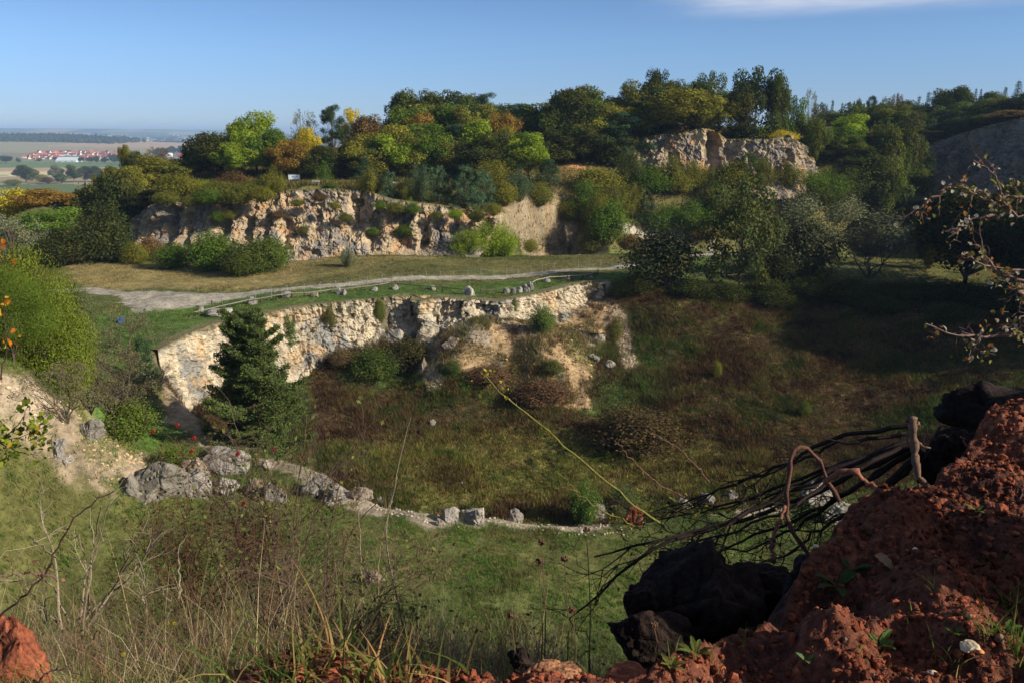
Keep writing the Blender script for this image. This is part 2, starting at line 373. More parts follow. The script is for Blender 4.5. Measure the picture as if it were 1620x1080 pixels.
# ------------------------------------------------------------------ terrain colours
GRASS = srgb(88, 92, 48); OLIVE = srgb(104, 97, 55); TAN = srgb(146, 128, 82); BROWN = srgb(84, 68, 46); GREEN = srgb(74, 98, 40)
GRAVEL = srgb(168, 156, 136); SAND = srgb(198, 160, 110); PALE = srgb(205, 186, 150); REDS = srgb(150, 92, 58); DGREEN = srgb(58, 62, 32)
def world_poly(pts, z=None):
    return [PZ(p[0], p[1], z) if z is not None else G(p[0], p[1]) for p in pts]
SK = .8
PAINT = [   # polygon in ground points, colour, soft edge (m), noise amp (m), strength
 (world_poly([(100,415),(200,412),(450,408),(620,412),(700,408),(560,440),(420,458),(150,458),(110,440)], -24), TAN, 3, 3, .75),
 (world_poly([(480,418),(800,412),(1000,398),(1000,415),(700,435),(480,452)], -24), srgb(100,95,54), 3, 3, .7),
 (world_poly([(150,500),(330,478),(420,462),(700,452),(990,432),(990,440),(850,465),(700,470),(430,492),(250,552),(150,600)], -24), GREEN, 1.5, 1.5, .8),
 (world_poly([(240,550),(330,508),(420,490),(390,500),(300,530),(245,565)], -24), srgb(128,112,72), 1, 1, .6),
 (world_poly([(1000,398),(1130,380),(1180,400),(1180,440),(1000,440)], -24), GREEN, 3, 2, .6),
 (world_poly([(1380,400),(1500,395),(1520,430),(1400,440)], -23.6), srgb(112,108,58), 2, 2, .7),
 # pit
 (world_poly([(480,600),(700,640),(900,660),(1100,650),(1000,690),(820,700),(600,700),(490,720)]), srgb(80,62,42), 3, 4, .9),
 (world_poly([(500,700),(800,680),(1150,700),(1250,760),(1000,800),(700,800),(560,770)]), srgb(116,108,54), 4, 4, .9),
 (world_poly([(540,570),(640,560),(650,600),(560,615)]), srgb(66,94,40), 4, 3, .9),
 (world_poly([(660,585),(730,580),(735,610),(670,612)]), srgb(58,98,34), 1.5, 1.5, .9),
 (world_poly([(925,590),(1060,575),(1090,620),(1030,650),(930,655)]), srgb(68,90,42), 5, 4, .85),
 (world_poly([(985,490),(1040,500),(1060,580),(1010,580)]), srgb(68,84,42), 5, 4, .7),
 (world_poly([(1060,560),(1500,500),(1620,560),(1560,680),(1200,700),(1100,660)]), srgb(86,66,42), 3, 4, .85),
 (world_poly([(1480,600),(1620,590),(1620,680),(1440,690)]), srgb(84,92,40), 3, 4, .8),
 (world_poly([(410,600),(480,590),(500,650),(470,700),(420,700)]), srgb(66,86,40), 2, 2, .9),
 # talus below the quarry face
 (world_poly([(655,480),(700,500),(800,515),(900,500),(960,460),(985,490),(940,580),(930,640),(860,650),(800,625),(700,585),(660,540)]), srgb(184,154,114,.85), 1.2, 2.6, 1),
 (world_poly([(780,560),(900,580),(920,640),(840,645),(770,600)]), srgb(126,96,66), 2, 3, .8),
 (world_poly([(968,480),(990,500),(1003,560),(1010,590),(985,590),(972,540)]), srgb(196,170,138,.72), .8, .8, 1),
 (world_poly([(700,540),(790,560),(860,590),(800,600),(700,575)]), srgb(104,84,50), 1.5, 3, .75),
 (world_poly([(880,520),(940,500),(960,560),(940,600),(890,560)]), srgb(90,90,46), 1.5, 3, .7),
 (world_poly([(655,570),(690,560),(705,620),(680,630)]), srgb(205,180,140,.72), .7, 1.0, .9),
 # left bank
 (world_poly([(30,600),(90,630),(160,680),(230,720),(330,735),(300,780),(150,780),(90,755),(40,700),(0,660),(0,600)]), srgb(170,150,122,.72), 1.2, 2.2, 1),
 (world_poly([(0,600),(60,620),(80,660),(0,655)]), srgb(190,170,140,.72), 1, 1.5, .9),
 (world_poly([(150,660),(240,640),(300,680),(250,720),(180,700)]), GREEN, 1, 1.5, .9),
 (world_poly([(120,700),(190,705),(180,745),(120,735)]), srgb(120,108,66), 1, 1.5, .6),
 (world_poly([(250,590),(300,600),(320,690),(270,670)]), srgb(186,160,128,.72), .8, 1, .9),
 # upper terrace
 (world_poly([(580,300),(700,262),(900,262),(1000,300),(960,340),(800,330)]), srgb(116,104,60), 4, 5, .7),
 (world_poly([(800,300),(880,300),(960,390),(830,400),(790,340)]), srgb(164,146,116,.72), 1.5, 2, .95),
]
BRIGHT = [(600,268,6),(650,270,7),(715,256,5),(820,262,5),(905,262,7),(930,258,4),(1020,305,5),(1050,297,4),(1250,292,4),(1215,300,4),(940,320,3)]
BR = [(*G(a, b, 150)[:2], r) for a, b, r in BRIGHT]
PATH1 = [PZ(*p) for p in [(60,462,-24),(150,461,-24),(200,466,-24),(270,470,-24),(330,468,-24),(400,466,-24),(500,458,-24),(600,450,-24),(700,443,-24),(800,436,-24),(900,428,-24),(1000,420,-24),(1080,411,-24),(1140,404,-24),(1240,396,-24),(1330,392,-24)]]
PATH_AREA = world_poly([(190,462),(250,462),(330,466),(420,465),(330,482),(260,492),(215,497),(190,480)], -24)
PATH2 = [G(*p) for p in [(1140,404),(1125,392),(1090,383),(1060,376),(1010,368),(985,362),(970,352)]]
PATH3 = [G(*p) for p in [(300,300),(400,291),(450,289),(500,292),(560,290),(640,290)]]
RIMSTRIP = [PZ(*p) for p in [(345,690,-28),(420,728,-28),(500,762,-28.2),(560,790,-28.2),(600,806,-28.3),(690,824,-28.5),(760,828,-28.6),(900,832,-28.6),(1100,816,-28.6),(1300,795,-28.4)]]
def ground_col(x, y):
    x = np.asarray(x, float).ravel(); y = np.asarray(y, float).ravel(); n = len(x)
    C = np.tile(np.array(GRASS), (n, 1))
    q = np.stack([x, y, np.zeros(n)], 1)
    def blend(mask, col): C[:] = C*(1-mask[:, None])+np.array(col)[None]*mask[:, None]
    near = np.hypot(x, y) < 700
    xn, yn = x[near], y[near]; qn = q[near]; Cn = C[near]
    if len(xn):
        nA = fbm(qn*.35, 4, 31); nB = fbm(qn*.09, 3, 41); nC = fbm(qn*1.3, 3, 51)
        def bl(mask, col): Cn[:] = Cn*(1-mask[:, None])+np.array(col)[None]*mask[:, None]
        bl(sm(nB*1.6+.5)*.5, OLIVE)
        sPt = sdist(xn, yn, PIT)
        bl(sm(sPt/1.5), np.array(srgb(84, 66, 42)))
        bl(sm(sPt/1.5)*sm(nA*2.2+.2), srgb(96, 92, 46)); bl(sm(sPt/1.5)*sm(nC*2.0-.1)*.6, srgb(66, 50, 38))
        up = sm(sdist(xn, yn, T_POLY)/4.); bl(up*.6, srgb(112, 98, 58))
        bl(sm(sdist(xn, yn, R_POLY)/6.)*.9, srgb(96, 84, 50))
        bl(sm(sdist(xn, yn, H3)/4.)*.5, srgb(110, 92, 52))
        for poly, col, soft, na, st in PAINT:
            p = np.array(poly)[:, :2]; lo = p.min(0)-8; hi = p.max(0)+8
            m = (xn > lo[0]) & (xn < hi[0]) & (yn > lo[1]) & (yn < hi[1])
            if not m.any(): continue
            d = sdist(xn[m], yn[m], p)+(nA[m]*.7+nC[m]*.5)*na
            k = sm(d/soft+.5)*st; Cn[m] = Cn[m]*(1-k[:, None])+np.array(col)*k[:, None]
        tal = sm(sdist(xn, yn, PAINT[15][0])/2.)
        bl(tal*sm(fbm(qn*np.array([.9, .35, 1]), 4, 55)*4-.5)*.7, srgb(104, 84, 54)); bl(tal*sm(fbm(qn*np.array([.6, .3, 1]), 4, 57)*4-.5)*.7, srgb(150, 140, 124))
        sl = sm(sdist(xn, yn, PAINT[27][0])/2.); bl(sl*sm(fbm(qn*np.array([.7, .25, 1]), 4, 59)*4)*.5, srgb(136, 112, 80))
        for bx, by, r in BR:
            d = np.hypot(xn-bx, (yn-by)*.7); bl(sm((r-d)/r+nA*1.2)*(d < r*1.6)*.9, srgb(196, 142, 94))
        # bare worn strip along the near rim of the pit
        bl(sm(1.0-ldist(xn, yn, RIMSTRIP)+nA*2.0+nB*1.6+nC*.8)*.9, srgb(158, 142, 120))
        cl_ = ldist(xn, yn, RIM_CLIFF); bl(sm((3.4-cl_)/.8)*sm((sPt+.75)/.3)*.97, np.array(srgb(118, 106, 86)))
        # gravel
        g = np.maximum(sm(2.0-ldist(xn, yn, PATH1)*.9+nC*.5), sm(sdist(xn, yn, PATH_AREA)/1.5+nC*.5+.4)); mid = np.abs(ldist(xn, yn, PATH1)) < .22
        bl(g*.95, srgb(160, 150, 132)); bl(g*mid*sm(nC+.6)*.35, OLIVE)
        bl(sm(1.5-ldist(xn, yn, PATH2)+nC*.4), GRAVEL); bl(sm(1.3-ldist(xn, yn, PATH3)+nC*.4), srgb(190,180,160))
        Cn *= (1+.3*nA+.38*nC)[:, None]
        C[near] = Cn
    fr = ~near
    if fr.any():
        xf, yf = x[fr], y[fr]; Cf = np.tile(np.array(srgb(86, 104, 54)), (len(xf), 1))
        def bf(mask, col):
            k = mask.astype(float)[:, None]; Cf[:] = Cf*(1-k)+np.array(col)*k
        cell = np.floor((xf*.9+yf*.25)/420.)*7.3+np.floor((yf-.12*xf)/620.)*3.1; v = np.abs(np.sin(cell*12.9898)*43758.5453) % 1
        far = yf > 5200
        bf(far & (v > .6), srgb(120, 116, 84)); bf(far & (v > .75), srgb(66, 78, 60)); bf(far & (v < .2), srgb(140, 128, 104))
        e = yf-.05*xf
        pf = lambda py: 80/math.tan(PITCH-math.atan((540-py)/F)+1e-6)
        bf(e < pf(262), srgb(78, 92, 50)); bf((e > pf(289)) & (e < pf(276)), srgb(132, 118, 84)); bf((e > pf(268)) & (e < pf(262)), srgb(150,126,96)); bf((e > pf(274)) & (e < pf(268)), srgb(176,160,120))
        bf((e > pf(276)) & (e < pf(274.5)), srgb(190,176,140)) 
        bf((e > pf(253)) & (e < pf(240)), srgb(112,104,76))
        bf((e > pf(240)) & (e < pf(231)), srgb(128,120,84)); bf((e > pf(234)) & (e < pf(232)) & (xf > -1900), srgb(170,176,128))
        bf((e > pf(231)) & (e < 5200), srgb(88,106,62))
        bf((e > pf(235)) & (e < pf(227)) & (xf > -2350) & (xf < -1500), srgb(150,124,96))
        C[fr] = Cf*1.45
    return C

# ------------------------------------------------------------------ terrain sheet (one sheet to the horizon)
th = np.concatenate([np.linspace(-80, -36, 60)[:-1], np.linspace(-36, 38, 860), np.linspace(38, 80, 60)[1:]])
rr = np.concatenate([np.geomspace(1.5, 34, 60)[:-1], np.arange(34, 215, .33), np.geomspace(215.3, 26000, 260)])
TH, RR = np.meshgrid(np.radians(th), rr, indexing='ij')
gx, gy = (RR*np.sin(TH)).ravel(), (RR*np.cos(TH)).ravel()
gz = height(gx, gy); gc = ground_col(gx, gy)
nt_, nr_ = TH.shape
ii = np.arange(nt_-1)[:, None]*nr_+np.arange(nr_-1)[None]
FQ = np.stack([ii, ii+1, ii+nr_+1, ii+nr_], -1).reshape(-1, 4)[:, ::-1]
o = mesh_obj('ground', np.stack([gx, gy, gz], 1), FQ, M_terrain, col=gc, smooth=True); tag(o, 'quarry land with grass, bare soil, gravel track and valley fields beyond', kind='structure')

# ------------------------------------------------------------------ rock faces
def resample(line, n):
    line = np.asarray(line, float); d = np.r_[0, np.cumsum(np.linalg.norm(np.diff(line, axis=0), axis=1))]; t = np.linspace(0, d[-1], n)
    return np.stack([np.interp(t, d, line[:, k]) for k in range(3)], 1), d[-1]
def cliff(name, top, bot, res, amp, cols, seed, label, big=1.0, prof=.55, fs=1.0, rec=()):
    _, Lg = resample(top, 2); nu = int(Lg/res); a, _ = resample(top, nu); b, _ = resample(bot, nu)
    hh = np.linalg.norm(a-b, axis=1).max(); nv = max(8, int(hh/res)); v = np.linspace(-.06, 1.06, nv)
    tg = np.gradient(a, axis=0)+np.gradient(b, axis=0); nrm = np.stack([tg[:, 1], -tg[:, 0], tg[:, 0]*0], 1); nrm /= np.linalg.norm(nrm, axis=1)[:, None]
    k = 9; ker = np.ones(k)/k
    nrm = np.stack([np.convolve(np.pad(nrm[:, i], k//2, mode='edge'), ker, 'valid') for i in range(3)], 1)
    bz = b.copy()
    A = a[:, None]*(1-v[None, :, None])+bz[:, None]*v[None, :, None]
    vv = np.clip(v, 0, 1); pz = vv**prof if prof else vv     # steeper in the upper part
    A[:, :, 2] = a[:, None, 2]*(1-v[None])+b[:, None, 2]*v[None]
    hor = vv**(1/prof)-vv                                     # horizontal profile: upper part steep, foot flares out
    A[:, :, :2] += (b-a)[:, None, :2]*hor[None, :, None]
    Q = A.reshape(-1, 3); NN = np.repeat(nrm, nv, 0); V = np.tile(v, nu)
    q = Q*np.array([1, 1, .45])
    d = fbm(q*.16*1.0, 2, seed)*1.3*big
    rid = 1-np.abs(fbm(Q*np.array([.32, .32, .10]), 3, seed+3))*2.2; d += rid*.4*big
    w1, w2, cid = worley(Q*np.array([.55, .55, .36])*fs+fbm(Q*.5, 2, seed+7)[:, None]*.5, seed+5)
    d += (cid-.5)*.6-np.clip(.10-(w2-w1), 0, 1)*2.6
    w1, w2, c2 = worley(Q*np.array([1.5, 1.5, 1.0])*fs+fbm(Q*1.3, 2, seed+8)[:, None]*.4, seed+15)
    d += (c2-.5)*.38-np.clip(.10-(w2-w1), 0, 1)*1.6
    d += fbm(Q*2.6, 3, seed+9)*.16
    w1, w2, c3 = worley(Q*np.array([.75, .75, .16])*fs+fbm(Q*.35, 2, seed+60)[:, None]*.5, seed+61); d += (c3-.5)*.5*sm((.9-V)/.3)-np.clip(.08-(w2-w1), 0, 1)*2.4
    led = (Q[:, 2]*1.1*fs+fbm(Q*.3, 2, seed+70)*1.6); d += ((led % 1.0)-.5)*-.28
    wob = fbm(Q*np.array([.5, .5, .35]), 3, seed+80)*1.6
    for rx, rw, rd, v0, v1 in rec: d -= rd*.55*np.exp(-((Q[:, 0]-rx+wob)/rw)**4)*sm((V-v0)/.06)*sm((v1-V)/.12)
    env = sm((V+.06)/.10)*sm((1.08-V)/.2)
    U = np.repeat(np.linspace(0, 1, nu), nv); ue = sm(np.minimum(U, 1-U)/.02); env = env*ue
    Q = Q+NN*((d-.15)*amp*env+.55*ue*sm((V+.06)/.12))[:, None]
    Q[:, 2] += (fbm(Q*.8, 3, seed+2)*.35+(cid-.5)*.4)*(.3+.7*sm(V*8))*amp*sm((V+.06)/.06)
    neg = np.clip(-V/.06, 0, 1); Q -= NN*(neg*1.3)[:, None]; Q[:, 2] = np.where(V < 0, np.repeat(a[:, 2], nv)-.10*neg, Q[:, 2])
    rub = fbm(Q*np.array([.22, .22, .18]), 4, seed+20); r2 = fbm(Q*np.array([.9, .9, .45]), 4, seed+30)
    CLK = .86; cols = [np.array(c_)*CLK for c_ in cols]; C = np.tile(np.array(cols[0]), (len(Q), 1))
    m = sm((rub+.04)*5)[:, None]; C = C*(1-m)+np.array(cols[1])*m
    m = (sm((r2-.08)*5)*.8)[:, None]; C = C*(1-m)+np.array(cols[2])*m
    m = (sm((fbm(Q*.4+9, 3, seed+40)-.16)*6)*.7)[:, None]; C = C*(1-m)+np.array(cols[3])*m
    C *= (.88+.24*c2)[:, None]; k = (sm((.07-V)/.07+fbm(Q*1.1, 3, seed+50)*.8)*.85)[:, None]; C = C*(1-k)+np.array(srgb(96, 90, 52))*k
    i = np.arange(nu-1)[:, None]*nv+np.arange(nv-1)[None]
    FQ_ = np.stack([i, i+1, i+nv+1, i+nv], -1).reshape(-1, 4)
    o_ = mesh_obj(name, Q, FQ_, M_cliff, col=C, smooth=False); tag(o_, label, kind='structure'); return o_
GREY = srgb(148, 143, 133); CREAM = srgb(204, 188, 158); OCHRE = srgb(194, 164, 122); BUFF = srgb(176, 160, 132)
RIMB = [P(*p) for p in [(268,640,89.5),(306,660,94.5),(346,645,100.5),(405,605,108.5),(435,598,111),(490,592,115.5),(550,565,118.5),(606,558,121),(655,540,123.3),(672,550,121),(695,526,122.8),
      (742,518,120.8),(792,520,119.6),(856,516,125.5),(906,506,131.2),(936,498,134),(978,495,136)]]
cliff('cliff', [(p[0], p[1], p[2]+.25) for p in RIM_CLIFF], RIMB, .19, 1.0, (CREAM, GREY, BUFF, OCHRE), 3, 'pale limestone quarry face on the far side of the pit', rec=[(P(px, 500, Y)[0], w_, d_, a_, b_) for px, Y, w_, d_, a_, b_ in [(657,124,.9,2.6,.02,.95),(605,121,.7,1.2,.3,.8),(700,122,1.3,1.6,.1,.6),(726,121,.7,1.5,.1,.7),(765,120,1.2,2.0,.15,.8),(800,121,.7,1.3,.2,.8),(932,134,1.0,1.8,.25,.9),(958,137,.6,1.6,.1,.7),(500,117,.6,1.0,.2,.6),(470,115,.5,.9,.4,.9),(545,119,.6,.9,.1,.6)]])
CL2Bs, _ = resample(CL2B, len(CL2))
cliff('cliff', [(p[0], p[1], p[2]+.2) for p in CL2[:13]], [(CL2B[k][0], CL2B[k][1], CL2B[k][2]-.5) for k in range(11)], .26, 1.35, (srgb(180,158,126), srgb(140,131,119), srgb(200,178,142), srgb(196,156,110)), 17, 'rugged ochre and grey rock face behind the meadow', big=1.5, fs=.62, rec=[(P(px, 350, 176)[0], w_, d_, a_, b_) for px, w_, d_, a_, b_ in [(258,1.6,2.8,.1,1),(292,.9,2.4,.2,1),(345,1.4,3.0,.05,1),(392,.8,2.2,.3,1),(418,.8,2.4,.3,1),(455,.9,2.6,.4,.9),(498,.8,1.6,.2,.6),(560,1.0,2.2,.1,.7),(585,1.1,2.6,.4,1),(636,1.5,3.0,.2,1),(668,.9,2.2,.4,1),(720,1.0,2.0,.1,.8)]])
cliff('cliff', [(p[0], p[1], p[2]+.3) for p in CL3], [(p[0], p[1]-.5, p[2]-2.2) for p in CL3B], .33, 1.3, (srgb(184,164,134), srgb(138,128,114), srgb(188,154,112), srgb(180,134,86)), 29, 'upper rock face below the ridge wood', prof=.7, big=1.3, fs=.55, rec=[(P(px, 250, 230)[0], w_, d_, a_, b_) for px, w_, d_, a_, b_ in [(1130,1.7,4.5,.02,.75),(1240,.8,2.4,.2,1),(1020,1.4,2.6,.1,.8),(1065,1.0,2.4,.3,.9)]])
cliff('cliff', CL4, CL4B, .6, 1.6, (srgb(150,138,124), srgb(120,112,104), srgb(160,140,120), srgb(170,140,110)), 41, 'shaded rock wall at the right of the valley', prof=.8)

# ------------------------------------------------------------------ tree prototypes (unit height, unit crown width)
def unit(n):
    v = rng.normal(size=(n, 3)); return v/(np.linalg.norm(v, axis=1)[:, None]+1e-9)
def puff_leaves(mb, puffs, n, leaf, flat=1.0, shell=.55, asp=.65, up=.15):
    puffs = np.array(puffs, float); w_ = puffs[:, 3]**2.2; k = rng.choice(len(puffs), n, p=w_/w_.sum())
    d = unit(n); r = puffs[k, 3]*(shell+(1-shell)*rng.random(n)**.6)*(1+.10*rng.normal(size=n))
    p = puffs[k, :3]+d*r[:, None]*np.array([1, 1, flat])
    nor = d+rng.normal(size=(n, 3))*.55+np.array([0, 0, up])
    pb = rng.random(len(puffs)); pg = rng.random(len(puffs))
    br = .50+.55*pb[k]+.45*rng.random(n); gd = np.clip(pg[k]**2*.8+rng.normal(size=n)*.18, 0, 1)
    mb.leaves(p, nor, leaf*(.6+.8*rng.random(n)), np.stack([br, gd, br*0], 1), asp)
def limbs(mb, targets, h0, h1, r0, k=5, lean=0.0):
    base = np.array([0, 0, -.03]); top = np.array([lean, 0, h1])
    path = np.array([base, [lean*.1, .004, h0*.5], [lean*.4, -.006, h0], top*.7+np.array([0, 0, h0*.3]), top]); mb.tube(path, np.array([1.25, 1, .8, .5, .2])*r0, k)
    for t in targets:
        t = np.array(t); s_ = h0*.75+(t[2]-h0*.75)*.35*rng.random(); s0 = np.array([lean*.4*s_/max(h0, .01), 0, max(h0*.55, min(s_, h1*.85))])
        mid = (s0+t)/2+np.array([0, 0, -.03]); mb.tube(np.array([s0, mid, t]), np.array([.42, .28, .08])*r0, 4, cap=False)
PROTO = {}
def proto(kind, crown_mb, trunk_mb, lm=None):
    c = crown_mb.build('crown', lm or M_leaf, link=False); t = trunk_mb.build('trunk', M_bark_o, link=False)
    PROTO.setdefault(kind, []).append((c, t))
M_bark_o = surf_mat('tree_bark', .4, 3, 18, .5, .03, base=srgb(92, 80, 66))
def make_oak(seed, n=12500, leaf=.034, zlo=.28, irr=.18, npf=34, flat=.8):
    c = MB(); t = MB(); pf = []
    for i in range(npf):
        d = unit(1)[0]; d[2] = d[2]*.9+.15; e = np.array([.38, .38, (1-zlo)*.42]); r = .115+.08*rng.random()
        s_ = .62+.42*rng.random()**.7+irr*rng.normal()*.5
        p = np.array([0, 0, zlo+(1-zlo)*.5])+d*e*s_; p[2] = min(p[2], .95-r*.4); pf.append((*p, r))
    pf += [(0, 0, zlo+(1-zlo)*.5, .2), (0, 0, .7, .17)]
    puff_leaves(c, pf, n, leaf, flat); limbs(t, [q[:3] for q in pf[:12]], zlo, .8, .022)
    proto('oak', c, t)
def make_tall(n=9500, leaf=.030):
    c = MB(); t = MB(); pf = []
    for i in range(34):
        z = .08+.84*rng.random(); wv = .36*(1-abs((z-.45)/.55)**2.2)+.09; a = rng.random()*6.283; rr_ = wv*(.35+.65*rng.random())
        pf.append((rr_*math.cos(a), rr_*math.sin(a), z, .08+.07*rng.random()))
    pf += [(0, 0, .9, .09), (0.03, 0, .8, .12), (0, .02, .6, .13)]
    puff_leaves(c, pf, n, leaf, 1.0); limbs(t, [q[:3] for q in pf[:16]], .2, .93, .015)
    proto('tall', c, t)
def make_sparse(n=1500, leaf=.026):
    c = MB(); t = MB(); tg_ = []
    for i in range(46):
        z = .35+.62*rng.random(); wv = .40*math.sqrt(max(.05, 1-abs((z-.62)/.42)**2)); a = rng.random()*6.283; rr_ = wv*(.4+.6*rng.random())
        tg_.append((rr_*math.cos(a), rr_*math.sin(a), z, .08))
    puff_leaves(c, tg_, n, leaf, 1.0, shell=.1); limbs(t, [q[:3] for q in tg_], .25, .9, .014)
    proto('sparse', c, t)
def make_conifer(n=3600, wmax=.5):
    c = MB(); t = MB(); nz_ = 15; P_ = []; D_ = []
    for i in range(nz_):
        z = .12+.84*i/nz_; L_ = wmax*(1-(z-.05))**.9*(.85+.3*rng.random()); m = 7
        for j in range(m):
            a = j*6.283/m+i*1.3+rng.random()*.6; k = int(n/nz_/m*(1.4-z)); s_ = rng.random(k)**.7; ll = L_*(.75+.35*rng.random())
            x = s_*ll; y = rng.normal(size=k)*.035*(1-s_*.5)*1.5; zz = z-.12*s_**1.5*L_*1.5+rng.normal(size=k)*.014
            P_.append(np.stack([x*math.cos(a)-y*math.sin(a), x*math.sin(a)+y*math.cos(a), zz], 1)); D_.append(np.tile([math.cos(a)*.3, math.sin(a)*.3, .9], (k, 1)))
    p = np.vstack(P_); d = np.vstack(D_)+rng.normal(size=(len(p), 3))*.4
    br = .6+.7*rng.random(len(p)); c.leaves(p, d, .038, np.stack([br, rng.random(len(p))*.3, br*0], 1), .4)
    t.tube([[0, 0, -.03], [0, 0, .5], [0, 0, .97]], [.018, .011, .003], 6); proto('conifer', c, t, M_needle)
def make_pine(n=14000, zlo=.3):
    """scots pine habit: bare lower stem, tufted flat plates of needles"""
    c = MB(); t = MB(); pf = []
    for i in range(36):
        z = zlo+(.96-zlo)*rng.random(); wv = .34*(1-((z-zlo)/(1.02-zlo))**1.6)+.08; a = rng.random()*6.283; rr_ = wv*(.45+.6*rng.random())
        for k in range(3):
            pf.append((rr_*math.cos(a)+rng.normal()*.035, rr_*math.sin(a)+rng.normal()*.035, z+rng.normal()*.018, .05+.045*rng.random()))
    pf += [(0, 0, .95, .05), (0, 0, .85, .08)]
    puff_leaves(c, pf, n, .026, .6, shell=.4, asp=.35, up=.5); limbs(t, [q[:3] for q in pf[::3]], zlo*.9, .93, .016)
    proto('pine', c, t, M_needle)
def make_bush(n=9500, leaf=.038, upright=0.0, round_=True):
    """many-stemmed shrub; upright > 0 gives willow-like vertical sprays"""
    c = MB(); t = MB(); k = 44; P_ = []; pb = []
    for i in range(k):
        a = rng.random()*6.283; rr_ = .5*rng.random()**.6; top = (1-(rr_/.56)**2)**.5*(.72+.3*rng.random())
        bx = rr_*.35*math.cos(a); by = rr_*.35*math.sin(a); tx = rr_*math.cos(a); ty = rr_*math.sin(a)
        t.tube([[bx*.6, by*.6, -.03], [bx+.5*(tx-bx), by+.5*(ty-by), top*.5], [tx, ty, top*.96]], [.009, .006, .002], 3, cap=False)
        m = int(n/k); s_ = (.12+.9*rng.random(m)**.75) if upright else (.15+.88*rng.random(m)**.6)
        sp = (.055 if upright else .105)
        p = np.stack([bx+(tx-bx)*s_, by+(ty-by)*s_, top*s_], 1)+rng.normal(size=(m, 3))*np.array([sp, sp, sp*.8]); P_.append(p); pb.append(np.full(m, rng.random()))
    p = np.vstack(P_); p[:, 2] = np.clip(p[:, 2], .015, None); pb = np.concatenate(pb); d = (p-np.array([0, 0, .3]))*1.6+rng.normal(size=p.shape)*.6
    br = .6+.35*pb+.4*rng.random(len(p)); gd = np.clip(pb**3*.7+rng.normal(size=len(p))*.15, 0, 1)
    c.leaves(p, d, leaf*(.6+.8*rng.random(len(p))), np.stack([br, gd, br*0], 1), .45 if upright else .7)
    proto('willow' if upright else 'bush', c, t)
def make_ypine(n=12000):
    c = MB(); t = MB(); pf = []
    for i in range(120):
        z = .06+.9*rng.random()**1.15; wv = .46*(1-z)**.62+.03; a = rng.random()*6.283; rr_ = wv*(.55+.45*rng.random()); pf.append((rr_*math.cos(a), rr_*math.sin(a), z+.05*rr_, .045+.04*rng.random()))
    pf += [(0, 0, .97, .025), (0, 0, .6, .14), (0, 0, .35, .2)]
    puff_leaves(c, pf, n, .030, .9, shell=.3, asp=.35, up=.6); limbs(t, [q[:3] for q in pf[:20]], .1, .96, .016)
    proto('ypine', c, t, M_needle)
def make_bare(n=1300):
    c = MB(); t = MB(); tips = []
    def grow(p, d, l, r, dep):
        q = p+d*l; m_ = (p+q)/2+rng.normal(size=3)*l*.08; t.tube([p, m_, q], [r, r*.8, r*.6], 4, cap=False)
        if dep == 0: tips.append(q); return
        for _ in range(3 if dep > 1 else 4):
            dd = d+rng.normal(size=3)*.55; dd[2] += .12; dd /= np.linalg.norm(dd); grow(q, dd, l*.68, r*.55, dep-1)
    for a in range(5): grow(np.array([0, 0, -.02]), np.array([math.cos(a*1.3)*.5, math.sin(a*1.3)*.5, .8]), .32, .014, 4)
    tips = np.array(tips); k = rng.choice(len(tips), n); c.leaves(tips[k]+rng.normal(size=(len(k), 3))*.02, unit(len(k)), .022, np.stack([np.full(len(k), .9), rng.random(len(k)), k*0.], 1))
    proto('bare', c, t)
for i in range(5): make_oak(i, zlo=.02+.035*i, irr=.14+.05*i)
for i in range(3): make_tall()
for i in range(2): make_sparse()
for i in range(2): make_conifer()
for i in range(3): make_pine(zlo=.06+.12*i)
for i in range(4): make_bush()
for i in range(3): make_bush(upright=1, leaf=.036)
for i in range(2): make_bare()
make_ypine(); make_ypine()
LEAFG = {}; LEAFK = 1.45
TREES = []
ORD = ['leftmost', 'second from the left', 'third from the left', 'fourth from the left', 'fifth from the left', 'sixth from the left', 'seventh from the left', 'eighth from the left', 'ninth from the left', 'tenth from the left']
def numword(n):
    u = ['', 'first', 'second', 'third', 'fourth', 'fifth', 'sixth', 'seventh', 'eighth', 'ninth', 'tenth', 'eleventh', 'twelfth', 'thirteenth', 'fourteenth', 'fifteenth', 'sixteenth', 'seventeenth', 'eighteenth', 'nineteenth']
    if n == 1: return 'leftmost'
    if n < 20: return u[n]+' from the left'
    t_ = {2: 'twent', 3: 'thirt', 4: 'fort', 5: 'fift'}[n//10]
    return (t_+'ieth' if n % 10 == 0 else t_+'y-'+u[n % 10])+' from the left'
def tree(kind, name, cat, px, ytop, Y, wpx, col, label, group=None, z=None, vi=None, hmul=1.0, sink=.15, gold=None):
    """one tree at column px, Y metres ahead, standing on the ground, its top reaching row ytop, crown wpx pixels wide"""
    x, _, zt = P(px, ytop, Y); zg = hz(x, Y) if z is None else z
    hgt = max(1.0, (zt-zg)*hmul*(1.0 if kind in ('bush', 'willow', 'bare') else 1.04)); wd = wpx*Y/F*(1.25 if kind in ('oak', 'pine') else 1.5 if kind == 'tall' else 1.15)
    e = empty(name, (x, Y, zg-sink), rnd.random()*6.28, (wd, wd, hgt))
    pr = PROTO[kind]; c0, t0 = pr[vi % len(pr) if vi is not None else rnd.randrange(len(pr))]
    if not LEAFG.get(c0.name): pass
    c = c0.copy(); t = t0.copy()
    for ob, nm in ((c, 'crown'), (t, 'trunk')):
        scn.collection.objects.link(ob); ob.parent = e; ob.name = nm
    k = LEAFK*(.85+.3*rnd.random()); c.color = (*[v*k for v in col], 1)
    if name in ('shrub', 'willow_bush', 'bare_shrub'): c.name = 'foliage'; t.name = 'stem'
    tag(e, label, cat, group); TREES.append(e); return e
